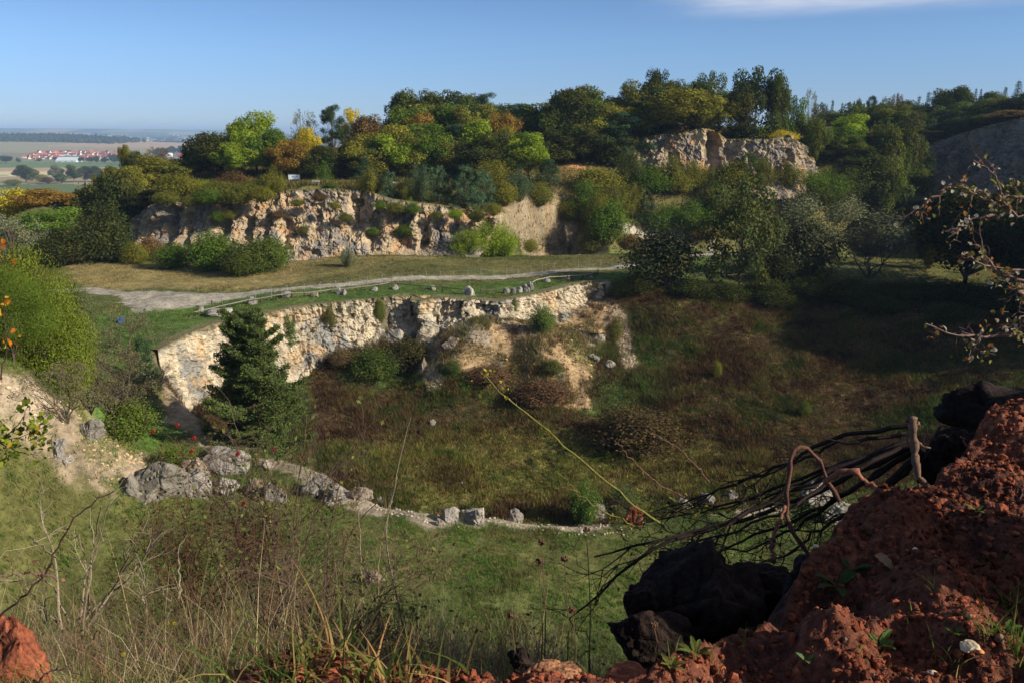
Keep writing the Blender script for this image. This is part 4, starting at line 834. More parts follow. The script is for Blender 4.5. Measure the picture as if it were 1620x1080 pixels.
scatter_stones(world_poly([(40,840),(600,840),(1000,850),(1000,1000),(40,1000)], -28), 110, .04, .14, srgb(140,134,120))
o = rb.build('rubble', M_rock); tag(o, 'loose stones scattered over talus and rim', kind='stuff')

# ------------------------------------------------------------------ ground plants (uncountable)
def blades(name, xy, nb, h, wd, spread, colmul, label, lean=.45, cjit=.3, tipcol=None, mixc_=None):
    z = height(xy[:, 0], xy[:, 1]); C0 = ground_col(xy[:, 0], xy[:, 1])
    keep = C0.mean(1) < .20; keep |= rng.random(len(xy)) < .2
    xy = xy[keep]; z = z[keep]; C0 = C0[keep]; h = h[keep] if np.ndim(h) else np.full(len(xy), h); n = len(xy)
    X = np.repeat(np.c_[xy, z-.02], nb, 0)+np.c_[rng.normal(size=(n*nb, 2))*spread, np.zeros(n*nb)]
    H = np.repeat(h, nb)*(.5+.8*rng.random(n*nb)); a = rng.random(n*nb)*6.283; W = wd*(.6+.8*rng.random(n*nb))
    sd_ = np.c_[np.cos(a), np.sin(a), a*0]*W[:, None]; ld = np.c_[rng.normal(size=(n*nb, 2))*lean, np.ones(n*nb)]*H[:, None]
    V = np.stack([X-sd_, X+sd_, X+ld], 1).reshape(-1, 3)
    c = np.repeat(C0*np.array(colmul), nb, 0)
    if mixc_ is not None:
        m = np.repeat(np.clip(.5+.95*fbm(np.c_[xy*.16, xy[:, 0]*0], 4, 171)+.55*fbm(np.c_[xy*.9, xy[:, 0]*0], 3, 172)+.16*rng.normal(size=n), 0, .999), nb)[:, None]
        for col, lo, hi in mixc_: k = ((m >= lo) & (m < hi)).astype(float)*.75; c = c*(1-k)+np.array(col)*k
    c *= (1-cjit+2*cjit*rng.random(n*nb))[:, None]; cc = np.repeat(c, 3, 0)
    if tipcol is not None: cc[2::3] = cc[2::3]*.5+np.array(tipcol)*.5
    o_ = mesh_obj(name, V, np.arange(n*nb*3).reshape(-1, 3), M_grass, col=cc); tag(o_, label, kind='stuff'); return o_
def wedge(n, y0, y1, m=.66):
    y = np.sqrt(y0**2+(y1**2-y0**2)*rng.random(n)); x = (rng.random(n)*2-1)*m*y; return np.c_[x, y]
q = wedge(115000, 31, 76, .66); sp_ = sdist(q[:, 0], q[:, 1], PIT); q = q[sp_ < .3]
hn_ = .09+.30*np.clip(fbm(np.c_[q*.5, q[:, 0]*0], 3, 61)+.4, 0, 1); blades('grass', q, 4, hn_, .020, .09, 1.22, 'short tussocky grass on the near terrace and left bank', mixc_=[(srgb(140,130,84), .0, .2), (srgb(80,122,42), .2, .7)])
q = wedge(230000, 62, 140, .66); q = q[sdist(q[:, 0], q[:, 1], PIT) > .5]
nn_ = np.c_[q*.22, q[:, 0]*0]; f_ = fbm(nn_, 3, 71); hh_ = .22+.75*np.clip(f_+.35, 0, 1)
blades('herbs', q, 5, hh_, .042, .16, 1.75, 'tall withered herbs and green weeds covering the pit', mixc_=[(srgb(62,46,36), .0, .30), (srgb(92,62,42), .30, .42), (srgb(112,102,56), .42, .54), (srgb(134,118,80), .54, .58), (srgb(64,84,36), .66, 1)])
q = wedge(120000, 76, 184, .66); q = q[(sdist(q[:, 0], q[:, 1], PIT) < -.2) & (sdist(q[:, 0], q[:, 1], T_POLY) < 0)]
blades('meadow_grass', q, 3, .12+.22*np.clip(fbm(np.c_[q*.15, q[:, 0]*0], 3, 81)+.3, 0, 1), .05, .2, 1.15, 'dry meadow grass around the gravel track', mixc_=[(srgb(150,134,88), .0, .25)])
rl, _ = resample(RIM_CLIFF, 5200); q = rl[:, :2]+rng.normal(size=(5200, 2))*.22+np.array([-.12, .15]); hn = .12+.35*np.clip(fbm(np.c_[q*.4, q[:, 0]*0], 3, 95)+.2, 0, 1)
C_keep = ground_col; ground_col_ = ground_col
def ground_col(x, y): return np.tile(np.array(srgb(92, 96, 50)), (len(x), 1))
blades('rim_grass', q, 6, hn, .03, .14, 1.2, 'ragged grass fringe along the top of the quarry face', lean=.6, mixc_=[(srgb(140, 124, 80), 0, .35)])
rl, _ = resample(CL2, 2600); q = rl[:, :2]+rng.normal(size=(2600, 2))*.3+np.array([0, .25]); blades('rim_grass', q, 6, .2+.4*rng.random(2600), .05, .2, 1.1, 'ragged grass fringe along the top of the rear rock face', lean=.6, mixc_=[(srgb(140, 120, 76), 0, .4)])
ground_col = C_keep
q = wedge(60000, 178, 300, .62); q = q[(sdist(q[:, 0], q[:, 1], T_POLY) > .5)]
blades('rough_grass', q, 4, .5+.8*np.clip(fbm(np.c_[q*.1, q[:, 0]*0], 3, 91)+.2, 0, 1), .11, .4, 1.1, 'rough grass and low scrub on the upper terrace', mixc_=[(srgb(60,70,34), .0, .4), (srgb(124,110,54), .4, .6), (srgb(96,70,44), .6, .68)])

# ------------------------------------------------------------------ near left: big yellow-green tree, scrub, the pine before the face
make_oak(9, n=70000, leaf=.0115, zlo=.02, irr=.2, npf=60)
e = tree('oak', 'broadleaf_tree', 'tree', 34, 382, 66, 150, srgb(92, 104, 34), 'big yellow green tree at the left border in front of the meadow', vi=-1); e.location.z -= .6
e = tree('oak', 'broadleaf_tree', 'tree', 0, 420, 60, 110, srgb(80, 98, 34), 'green tree cut by the left border beside the big yellow green one', vi=-1)
SB = [('bare',165,520,640,110,'grey brown bare thicket on the left bank'),('bare',120,470,620,90,'bare twiggy bush touching the big yellow green tree'),('bare',215,560,650,90,'low bare thicket above the grassy hollow'),('ypine',222,536,612,50,'ragged dark young pine on the left bank'),('conifer',228,484,540,22,'pale little pine beside the track'),
      ('bare',250,560,610,40,'small bare bush left of the white face'),('bare',170,560,660,60,'grey tangle of twigs over the orange earth'),('bush',200,632,690,70,'green bramble bush on the left bank'),('willow',120,440,520,40,'thin grey green bush left of the track'),('bare',90,540,650,90,'bare scrub at the foot of the big yellow green tree'),
      ('bare',190,470,560,80,'airy bare bush in front of the track end'),('bare',300,690,735,90,'dark twigs between boulders and pine'),('bush',275,700,745,46,'dark green bush left of the pine foot')]
for k_, px, yt, yb, wp, lab in SB:
    g_ = G(px, yb); cc = {'bare': srgb(110,104,76), 'ypine': cPIN, 'conifer': srgb(96,108,66), 'bush': srgb(84,100,38), 'willow': srgb(92,100,62)}[k_]
    tree(k_, {'bare': 'bare_shrub', 'ypine': 'young_pine', 'conifer': 'young_pine', 'bush': 'shrub', 'willow': 'shrub'}[k_], 'young pine' if k_ in ('ypine', 'conifer') else 'bush', px, yt, g_[1], wp*1.1, cc, lab, 'scrub on the left bank')
MID = [('bush',222+0,0,0,0,'')]
# bushes in the pit and on the faces
PB = [('bush',858,484,524,36,srgb(84,100,48),'green bush clinging to the quarry face'),('bush',456,492,516,18,srgb(66,88,36),'small green bush high on the white face'),('bush',1000,642,712,112,srgb(74,62,42),'reddish brown bush standing on the pit floor'),('bush',640,536,584,70,srgb(58,56,34),'dark bramble mound at the foot of the quarry face'),
      ('bush',540,548,580,34,srgb(96,80,56),'brown shrub beside the foot of the white face'),('willow',668,476,530,10,srgb(58,66,36),'dark ivy strip in the cleft of the face'),('bush',875,566,592,24,srgb(84,88,46),'low grey green bush on the talus'),('bush',770,575,600,60,srgb(98,74,56),'russet brambles on the talus'),
      ('bush',715,566,590,24,srgb(74,86,44),'small green bush on the talus left part'),('bush',860,600,640,70,srgb(96,72,56),'brown brambles at the foot of the talus'),('willow',925,750,830,50,srgb(74,98,44),'fresh green young willow by the pit rim'),('willow',985,760,812,60,srgb(78,92,50),'sprawling green bush behind the rim rocks'),
      ('bush',1135,566,598,12,srgb(110,112,44),'single yellow sapling on the right slope'),('willow',1275,628,658,18,srgb(84,92,40),'yellow green sapling lower on the right slope'),('bush',520,478,492,16,srgb(90,90,44),'low bush on the very rim of the pale face'),('bush',600,468,482,14,srgb(84,92,44),'tiny bush on the rim left of the cleft'),('bush',740,470,486,18,srgb(96,90,48),'small dry bush on the rim above the pillars'),('bush',812,470,484,14,srgb(80,90,44),'tiny bush on the rim under the boulder cluster'),('bush',395,494,520,18,srgb(78,74,50),'dark bush on the rim beside the pine top'),('bush',590,548,600,60,srgb(66,84,38),'green weeds bush under the face'),('bush',975,500,540,26,srgb(98,96,52),'olive bush by the pinkish chute')]
for k_, px, yt, yb, wp, cc, lab in PB:
    g_ = G(px, yb); tree(k_, 'willow_bush' if k_ == 'willow' else 'shrub', 'bush', px, yt, g_[1]-(.6 if yb < 530 else 0), wp*1.1, cc, lab, 'bushes inside the quarry pit')
def hero_pine(px, yt, yb, Y, wpx):
    x, _, zt = P(px, yt, Y); _, _, zb = P(px, yb, Y); zg = min(zb, hz(x, Y)+.1); Hh = zt-zg
    e = empty('pine_tree', (x, Y, zg)); c = MB(); t = MB(); P_ = []; D_ = []; S_ = []
    t.tube([[0, 0, -.3], [.05, 0, Hh*.3], [-.04, .03, Hh*.7], [0, 0, Hh*.99]], [.2, .15, .08, .015], 8, c=(1, 1, 1))
    z = Hh*.06; R0 = wpx*Y/F*.56
    while z < Hh*.97:
        u_ = z/Hh; L_ = R0*1.18*min(1, (1.05-u_)**.6*1.1)*(.75+.4*rng.random()); m = 5 if u_ < .85 else 5; a0 = rng.random()*6.28
        for j in range(m):
            a = a0+j*6.283/m+rng.normal()*.2; ll = L_*(.36+.76*rng.random()**.8); da = np.array([math.cos(a), math.sin(a), 0]); pr = np.array([-math.sin(a), math.cos(a), 0])
            rise = .05+.35*u_; path = [np.array([0, 0, z])+da*ll*s_+np.array([0, 0, (rise*s_-.10*math.sin(s_*3.1)+.14*s_*s_)*ll]) for s_ in (0, .35, .7, 1)]
            t.tube(path, [.05*(1-u_)+.015, .03*(1-u_)+.01, .012, .006], 4, cap=False)
            for s_ in np.arange(.28, 1.02, .085):
                p0 = path[0]+(path[3]-path[0])*s_+np.array([0, 0, -.10*math.sin(s_*3.1)*ll]); br_ = (1.15-s_)*ll*.5
                for sg in (-1, 1):
                    for w__ in np.arange(.2, 1.01, .4):
                        cc_ = p0+(pr*sg*.8+da*.5)*br_*w__+np.array([0, 0, .08+.10*w__]); k = 30
                        d = unit(k)*np.array([1, 1, .7])+np.array([0, 0, .45]); P_.append(cc_+rng.normal(size=3)*.07+d*(.19+.12*rng.random((k, 1)))); D_.append(d); S_.append(np.full(k, rng.random()))
        z += Hh*(.034+.016*rng.random())*(1.2-u_*.5)
    p = np.vstack(P_); d = np.vstack(D_); S_ = np.concatenate(S_)
    # needles: thin leaves whose long axis follows d
    n = len(p); dn = d/np.linalg.norm(d, axis=1)[:, None]; b = np.cross(dn, unit(n)); b /= np.linalg.norm(b, axis=1)[:, None]+1e-9; ln = .17+.08*rng.random(n)[:, None]
    V = np.stack([p-dn*ln*.5, p+b*.045, p+dn*ln*.5, p-b*.045], 1).reshape(-1, 3); br = .6+.5*S_+.35*rng.random(n)
    c.add(V, np.arange(n*4).reshape(n, 4), None, np.repeat(np.stack([br, S_*.35, br*0], 1), 4, 0))
    co = c.build('crown', M_needle, e); co.color = (*srgb(92, 104, 56), 1); t.build('trunk', M_bark_o, e)
    tag(e, 'full green pine standing in front of the pale quarry face', 'tree'); return e
hero_pine(388, 490, 712, 77, 150)

# ------------------------------------------------------------------ wire fence, rail fence, sign, small things
M_fence = surf_mat('grey_post', .15, 2, 12, .2, .01, rough=.7)
pc = np.array(srgb(150, 148, 140))
wf = empty('wire_fence', (*G(330, 480, 90)[:2], G(330, 480, 90)[2])); tag(wf, 'long wire mesh fence with thin grey posts along the near side of the track', 'fence')
fl = [PZ(*p) for p in [(322,487,-24),(352,482,-24),(405,478,-24),(430,476.5,-24),(455,474,-24),(482,471,-24),(508,468,-24),(532,465,-24),(557,462,-24),(582,459,-24),(605,456,-24),(630,454,-24),(652,452,-24),(675,450,-24),(697,448,-24),(718,446,-24),(740,444,-24),(761,441,-24),(781,439,-24),(801,437,-24),(820,436,-24),(840,435,-24),(858,433,-24),(877,431,-24),(915,428,-24),(932,427,-24),(950,425,-24),(968,424,-24),(985,422,-24),(1000,421,-24),(1100,428,-24),(1122,426,-24),(1150,425,-24)]]
wl = wf.location; fp = []
for x, y, z in fl:
    zz = hz(x, y); fp.append((x, y, zz)); m = MB(); m.tube([[x-wl.x, y-wl.y, zz-wl.z-.3], [x-wl.x, y-wl.y, zz-wl.z+1.75]], .035, 6, pc); m.build('post', M_fence, wf)
wm = MB()
for i in range(len(fp)-1):
    if i in (23, 29): continue
    a = np.array(fp[i])-np.array(wl); b = np.array(fp[i+1])-np.array(wl)
    for h_ in (.15, .5, .85, 1.2, 1.6): wm.tube([a+[0, 0, h_], (a+b)/2+[0, 0, h_-.02], b+[0, 0, h_]], .006, 3, pc*.8, cap=False)
    L_ = np.linalg.norm(b-a); k = int(L_/.45)
    for j in range(1, k): p = a+(b-a)*j/k; wm.tube([p+[0, 0, .1], p+[0, 0, 1.62]], .004, 3, pc*.8, cap=False)
wm.build('wire_mesh', M_fence, wf)
def rail_fence(pts, label, rail_h=.75, rc=srgb(134, 125, 110), postc=srgb(80, 66, 52), rr_=.07, posth=.9):
    g = [G(px, py, 90) for px, py in pts]; e = empty('rail_fence', g[0]); l0 = np.array(g[0])
    for p in g:
        q_ = np.array(p)-l0; m = MB(); m.tube([q_+[0, 0, -.3], q_+[0, .0, posth]], .075, 7, postc); m.build('post', M_wood, e)
    for a, b in zip(g[:-1], g[1:]):
        a = np.array(a)-l0; b = np.array(b)-l0; dd = (b-a)/np.linalg.norm(b-a)*.12; n_ = np.array([0, -.14, 0]); m = MB()
        m.tube([a-dd+n_+[0, 0, rail_h], (a+b)/2+n_+[0, 0, rail_h-.03], b+dd+n_+[0, 0, rail_h]], rr_, 7, rc); m.build('rail', M_wood, e)
    tag(e, label, 'fence', 'wooden rail fences on the cliff edge'); return e
rail_fence([(310,502),(352,492),(393,483),(413,480),(438,476),(462,473),(482,471),(503,469),(524,466),(548,464),(572,461),(600,458),(615,455)], 'weathered pale rail fence running from the long low boulder along the cliff')
rail_fence([(630,457),(665,460),(700,463),(735,466)], 'dark rail fence section in the middle of the cliff edge', rc=srgb(84, 72, 60), rail_h=.8)
rail_fence([(760,466),(785,466)], 'short two post rail section right of the dark one', rc=srgb(120, 108, 92), posth=1.0)
rail_fence([(842,454),(849,450),(870,446),(905,444),(922,442),(934,440),(946,434)], 'pale curved rail fence near the right end of the cliff', rc=srgb(156, 146, 128))
rail_fence([(1098,440),(1122,438),(1150,440)], 'rail fence between the dark round tree and the birch', rc=srgb(96, 88, 74))
g = G(338, 495, 90); m = MB(); m.tube([[0, 0, -.3], [-.12, 0, 1.75]], .09, 7, srgb(86, 76, 62)); o = m.build('leaning_post', M_wood); o.location = g; tag(o, 'leaning thick wooden post at the left end of the rail fence', 'post')
# information sign on the terrace
g = G(466, 291, 186); e = empty('information_sign', g, .05); Wd = 18*g[1]/F; 
for s_ in (-1, 1): m = MB(); m.box((s_*Wd*.44, 0, .75), (.12, .12, 1.9), 0, srgb(190, 190, 184)); m.build('post', M_paint, e)
m = MB(); m.box((0, -.02, 1.55), (Wd, .08, 1.15), 0, srgb(208, 214, 214)); bd = m.build('board', M_paint, e)
m = MB(); m.box((.15, -.065, 1.62), (Wd*.55, .012, .3), 0, srgb(120, 150, 160)); m.build('printed_panel', M_paint, bd); m = MB(); m.box((-.85, -.066, 1.62), (.25, .012, .7), 0, srgb(226, 230, 228)); m.build('printed_panel', M_paint, bd)
m = MB(); m.box((0, -.02, 2.19), (Wd*1.04, .3, .05), 0, srgb(180, 184, 180)); m.build('cap', M_paint, bd)
tag(e, 'white information board on two posts on the upper terrace', 'sign')
g = G(500, 299, 186); e = empty('bench', g); m = MB(); m.box((0, 0, .45), (1.7, .45, .08), 0, srgb(170, 165, 150)); m.build('seat', M_paint, e); m = MB(); m.box((0, .24, .85), (1.7, .06, .4), 0, srgb(170, 165, 150)); m.build('backrest', M_paint, e)
for s_ in (-1, 1): m = MB(); m.box((s_*.65, .02, .2), (.1, .4, .42), 0, srgb(120, 116, 106)); m.build('leg', M_paint, e)
tag(e, 'pale bench facing the view beside the terrace path', 'bench')
g = G(192, 512, 80); e = empty('blue_box', g); m = MB(); m.box((0, 0, .3), (.7, .5, .55), .3, srgb(50, 90, 140)); m.build('tub', M_paint, e); m = MB(); m.box((0, 0, .62), (.78, .56, .08), .3, srgb(56, 104, 164)); m.build('lid', M_paint, e); m = MB(); m.tube([[.1, -.36, .5], [.3, -.3, .5]], .02, 5, srgb(40,70,110)); m.build('handle', M_paint, e)
tag(e, 'small blue box standing in the grass left of the track', 'box')
# pale rock pinnacle on the right
boulder('rock_pinnacle', 1467, 282, 14, 26, srgb(206, 172, 130), 'slim pale rock pinnacle before the shaded rock wall', Y=285, seed=401, sub=4, cat='rock')
if 0: boulder('rock_pinnacle', 1492, 268, 26, 36, srgb(150, 144, 134), 'ragged grey rock pillar against the shaded rock wall', Y=262, seed=405, sub=4, cat='rock')

# ------------------------------------------------------------------ valley: village, hedge trees, woods
def house(px, py, w_px, rot, wallc, roofc, label, group, hpx=3.4, name='house', ridge=.55):
    x, y, z = PZ(px, py, -80); z = hz(x, y); s_ = y/F; W_ = w_px*s_; D_ = W_*.72; Hh = hpx*s_*.5; e = empty(name, (x, y, z), rot)
    m = MB(); m.box((0, 0, Hh/2-.5), (W_, D_, Hh+1), 0, wallc)
    m.add([[-W_/2, -D_/2, Hh], [-W_/2, D_/2, Hh], [-W_/2, 0, Hh+D_*ridge]], None, [[0, 2, 1]], wallc); m.add([[W_/2, -D_/2, Hh], [W_/2, D_/2, Hh], [W_/2, 0, Hh+D_*ridge]], None, [[0, 1, 2]], wallc); wo = m.build('wall', M_paint, e)
    m = MB(); o_ = .6; k_ = ridge; t_ = .35
    for sg in (-1, 1):
        m.add([[-W_/2-o_, sg*(D_/2+o_), Hh-o_*k_*2+.1], [W_/2+o_, sg*(D_/2+o_), Hh-o_*k_*2+.1], [W_/2+o_, 0, Hh+D_*ridge+.15], [-W_/2-o_, 0, Hh+D_*ridge+.15]], [[0, 1, 2, 3]], None, roofc)
        m.add([[-W_/2-o_, sg*(D_/2+o_), Hh-o_*k_*2+.1+t_], [W_/2+o_, sg*(D_/2+o_), Hh-o_*k_*2+.1+t_], [W_/2+o_, 0, Hh+D_*ridge+.15+t_], [-W_/2-o_, 0, Hh+D_*ridge+.15+t_]], [[0, 1, 2, 3]], None, roofc)
    rf = m.build('roof', M_paint, e); m = MB(); m.box((W_*.2, D_*.12, Hh+D_*ridge+.3), (.9, .9, 1.8), 0, srgb(150, 110, 95)); m.build('chimney', M_paint, rf)
    m = MB()
    for k in (-.3, 0, .3):
        for sg in (-1, 1): m.box((k*W_, sg*(D_/2+.03), Hh*.55), (W_*.1, .05, Hh*.35), 0, srgb(60, 66, 74))
    m.build('windows', M_paint, wo)
    tag(e, label, 'house', group); return e
WH = srgb(226, 222, 214); RR_ = [srgb(150, 76, 62), srgb(128, 68, 60), srgb(160, 94, 76), srgb(104, 74, 70), srgb(166, 106, 86)]
HX = []
for row, (py, xa, xb, st) in enumerate([(241.5, 62, 192, 6.4), (244.5, 50, 192, 6.6), (247.5, 38, 192, 7.2), (250.5, 46, 190, 10.5)]):
    x = xa; i = 0
    while x < xb:
        i += 1
        if row < 2 or not (90 < x < 126): 
            rc = rnd.choice(RR_); wc = WH if rnd.random() < .7 else srgb(214, 196, 160)
            house(x, py+rnd.uniform(-.8, .8), rnd.uniform(5.0, 7.4), rnd.uniform(-.9, .9), wc, rc, f'red roofed village house in the {["farthest", "third", "second", "nearest"][row]} row, {numword(i)}', 'houses of the distant village')
        x += st*rnd.uniform(.8, 1.2)
house(109, 254, 31, .05, srgb(206, 208, 204), srgb(196, 204, 206), 'long white hall with a shallow roof in front of the village', None, 4.4, 'farm_hall', .22)
house(292, 248, 15, .15, srgb(168, 84, 66), srgb(176, 78, 58), 'big brick red building right of the village', None, 9, 'brick_building', .3)
house(283, 241, 9, -.4, WH, srgb(200, 200, 200), 'white gabled house behind the brick red building', None, 6); house(268, 246, 9, .5, WH, srgb(214, 214, 214), 'white house left of the brick red building', None, 4.5); house(262, 242, 6, .1, WH, srgb(120, 110, 104), 'small white house with a dark roof left of the brick red building', None, 4)
VT = [(38,262,288,26,'dark green'),(48,266,288,16,'olive'),(8,247,256,18,'dark green'),(66,276,290,16,'golden olive'),(88,262,288,18,'grey green'),(96,274,290,16,'mid green'),(114,262,288,20,'mid green'),(132,264,287,18,'dark green'),(146,264,287,20,'dark green'),(75,280,291,14,'brown'),(20,284,294,20,'olive'),
      (152,247,256,8,'dark green'),(180,244,256,16,'dark green'),(192,246,258,14,'mid green'),(205,242,258,20,'mid green'),(256,234,248,14,'dark green'),(270,232,244,12,'dark green'),(286,231,244,12,'dark green'),(248,236,248,10,'mid green'),(90,249,254,8,'dark green'),(128,249,254,8,'dark green'),(142,249,255,10,'dark green'),(62,250,254,8,'mid green'),(28,250,256,6,'mid green'),(165,249,256,8,'mid green')]
for i, (px, yt, yb, w_, cn) in enumerate(sorted(VT)):
    x, y, z = PZ(px, yb, -80); tree('oak', 'broadleaf_tree', 'tree', px, yt, y, w_*1.15, CN[cn], f'{cn} tree far out among the valley fields, {numword(i+1)}', 'trees among the valley fields')
wd = MB()      # wooded hill far off
for (cx, cy, sx_, sy_, n_) in [(-2750, 4850, 620, 200, 2600), (-2950, 5300, 420, 160, 1500), (-3700, 4700, 330, 90, 500), (-2570, 5650, 150, 60, 260)]:
    for k in range(n_):
        x = cx+sx_*rng.uniform(-1, 1); y = cy+sy_*rng.uniform(-1, 1)+(x-cx)*.15; 
        if abs(x-cx)/sx_ > 1-.3*rng.random(): continue
        wd.V.append(None) if False else None
        wd._p = getattr(wd, '_p', []); wd._p.append((x, y))
pp = np.array(wd._p); pz_ = height(pp[:, 0], pp[:, 1]); V1, F1_ = ico(1)
for (x, y), z in zip(pp, pz_):
    s_ = rng.uniform(8, 13); wd.add(V1*np.array([s_, s_, s_*1.25])*(1+.25*rng.normal(size=(len(V1), 1)))+[x, y, z+s_*.9], None, F1_, np.array(srgb(58, 66, 44))*rng.uniform(.6, 1.3))
o = wd.build('woodland', M_grass); tag(o, 'dark wood covering the low hill behind the village', kind='stuff')
tw = MB()
for k in range(420):
    x = -2900+4000*rng.random()-2200*rng.random(); y = rng.uniform(6500, 12500); z = hz(x, y) if k < 0 else 0; tw._p = getattr(tw, '_p', []); tw._p.append((x, y))
pp = np.array(tw._p); pz_ = height(pp[:, 0], pp[:, 1])
for (x, y), z in zip(pp, pz_): s_ = rng.uniform(8, 30); tw.box((x, y, z+4), (s_, s_*.8, 12), rng.random()*3, np.array(srgb(220, 205, 190))*rng.uniform(.5, 1.1))
o = tw.build('distant_town', M_paint); tag(o, 'pale specks of towns far out on the plain', kind='stuff')
vb = MB(); pts_ = []
for k in range(420):
    y = rng.uniform(6000, 11500); x = -y*rng.uniform(.2, .64); pts_.append((x, y))
pp = np.array(pts_); pz_ = height(pp[:, 0], pp[:, 1])
for (x, y), z in zip(pp, pz_): s_ = rng.uniform(6, 13); vb.add(V1*np.array([s_*rng.uniform(3, 12), s_, s_*.8])+[x, y, z+4], None, F1_, srgb(50, 60, 46))
o = vb.build('hedges', M_grass); tag(o, 'dark lines of woods and hedges far out on the plain', kind='stuff')

# ------------------------------------------------------------------ foreground bank of red earth
EDGE = [PZ(px, py, -1.45) for px, py in [(-100,1130),(330,1110),(420,1062),(560,1048),(700,1036),(800,1040),(950,1056),(1060,1024),(1150,990),(1235,955),(1262,905),(1300,868),(1345,830),(1400,782),(1480,786),(1520,730),(1570,692),(1650,668),(1780,650)]]+[(6,4.6,0),(6,-1,0),(-4,-1,0),(-4,1.2,0)]
HUMPS = [(*PZ(px, py, -1.45)[:2], r_, a_) for px, py, r_, a_ in [(1410,850,.16,.13),(1470,960,.15,.09),(1540,770,.2,.10),(1330,1010,.13,.09),(1280,940,.16,-.14),(1360,930,.13,-.10),(1500,880,.12,-.07),(1430,1030,.12,-.08),(1560,1040,.14,.07),(1180,1020,.15,-.08),(1590,700,.2,.10),(1590,880,.14,.08)]]
def soil_bump(x, y, hi=True):
    q = np.stack([x, y, x*0], 1); b = fbm(q*1.7, 3, 401)*.15+fbm(q*5.5, 3, 402)*.055+fbm(q*14, 3, 406)*.022
    w1, w2, cid = worley(np.stack([x*21, y*21, x*0+.5], 1)+fbm(q*9, 2, 403)[:, None]*1.1, 404); b += (cid-.5)*.026*sm(fbm(q*3, 2, 407)*3+.4)-np.clip(.12-(w2-w1), 0, 1)*.04
    w1, w2, cid = worley(np.stack([x*42, y*42, x*0+.5], 1), 405); b += (cid-.5)*.018
    for hx, hy, hr, ha in HUMPS: b += ha*np.exp(-(((x-hx)**2+(y-hy)**2)/hr**2))
    return b
def bank_z(x, y):
    sd_ = sdist(x, y, EDGE)
    off = np.clip(x-.66*np.maximum(y, 0), 0, 3); top = -1.47+.34*off+.05*np.clip(x-1, 0, 3)+soil_bump(x, y)  # off: unseen rise past the right border, shaped for shade on the soil
    low = np.where(x < .6, -1.92-np.clip(y-2.4, 0, 9)*.695, -2.3-np.clip(y-2.2, 0, 9)*.95)+fbm(np.stack([x, y, x*0], 1)*1.5, 3, 410)*.12
    low = low-.5*sm((x-.2)/.8)
    k = sm(1+sd_/.10); fall = top+np.minimum(sd_, 0)*2.4
    z = np.where(sd_ > -.02, top, np.maximum(fall, low)); return z, sd_
ax = np.concatenate([np.arange(-7, -1.2, .09), np.arange(-1.2, 0, .03), np.arange(0, 3.25, .0085), np.arange(3.25, 7, .08)])
ay = np.concatenate([np.arange(.2, 1.8, .08), np.arange(1.8, 4.7, .0085), np.arange(4.7, 10.5, .09)])
GX, GY = np.meshgrid(ax, ay, indexing='ij'); bx, by = GX.ravel(), GY.ravel(); bz_, bsd = bank_z(bx, by)
q = np.stack([bx, by, bz_], 1); c1 = fbm(q*3, 4, 420); c2 = fbm(q*16, 3, 430)
BC = np.tile(np.array(srgb(110, 64, 46)), (len(bx), 1)); k = sm(c1*2+.3)[:, None]; BC = BC*(1-k)+np.array(srgb(74, 46, 36))*k
k = (sm((c2-.12)*5)*.6)[:, None]; BC = BC*(1-k)+np.array(srgb(132, 82, 58))*k
k = (sm((-bsd-.3)/.5)*sm((.9-bx)/.3))[:, None]; BC = BC*(1-k)+np.array(srgb(92, 80, 54))*k
n1, n2 = GX.shape; ii = np.arange(n1-1)[:, None]*n2+np.arange(n2-1)[None]
o = mesh_obj('earth_bank', np.stack([bx, by, bz_], 1), np.stack([ii, ii+n2, ii+n2+1, ii+1], -1).reshape(-1, 4), M_soil, col=BC, smooth=True); tag(o, 'crumbly bank of red earth in the foreground', kind='structure')
def bankh(x, y): return float(bank_z(np.array([x]), np.array([y]))[0][0])
def onbank(px, py):
    ys = np.arange(1.6, 6, .01); a, b, c = ray(px, py); t = ys/b; h = bank_z(a*t, ys)[0]; kk = c*t <= h
    k = int(np.argmax(kk)) if kk.any() else len(ys)-1; return np.array([a*t[k], ys[k], h[k]])
# crumbs
cb = MB(); V0, F0 = ico(1); Vc = rock_shape(1, 8, 4, .2)[0]; Vc2 = rock_shape(2, 9, 6, .2)[0]; F2_ = ico(2)[1]
n = 34000; cx = rng.random(n)*3.3-.6; cy = 1.9+rng.random(n)**1.2*2.7; sd_ = sdist(cx, cy, EDGE); m = sd_ > .0; cx, cy = cx[m], cy[m]; cz = bank_z(cx, cy)[0]
for i in range(len(cx)):
    s_ = .0025+.015*rng.random()**4
    if rng.random() < .02: s_ *= 1.8
    a = rng.random()*6.28; M_ = np.array([[math.cos(a), math.sin(a), 0], [-math.sin(a), math.cos(a), 0], [0, 0, 1]])
    col = np.array(srgb(122, 66, 44))*rng.uniform(.45, 1.5) if rng.random() < .99 else np.array(srgb(140, 112, 90))
    VV, FF = (Vc2, F2_) if s_ > .02 else (Vc, F0)
    cb.add((VV*s_*rng.uniform(.6, 1.3, size=3)*1.6) @ M_+np.array([cx[i], cy[i], cz[i]+s_*.3]), None, FF, col)
o = cb.build('soil_crumbs', M_soil); tag(o, 'crumbs and small clods of red earth', kind='stuff')
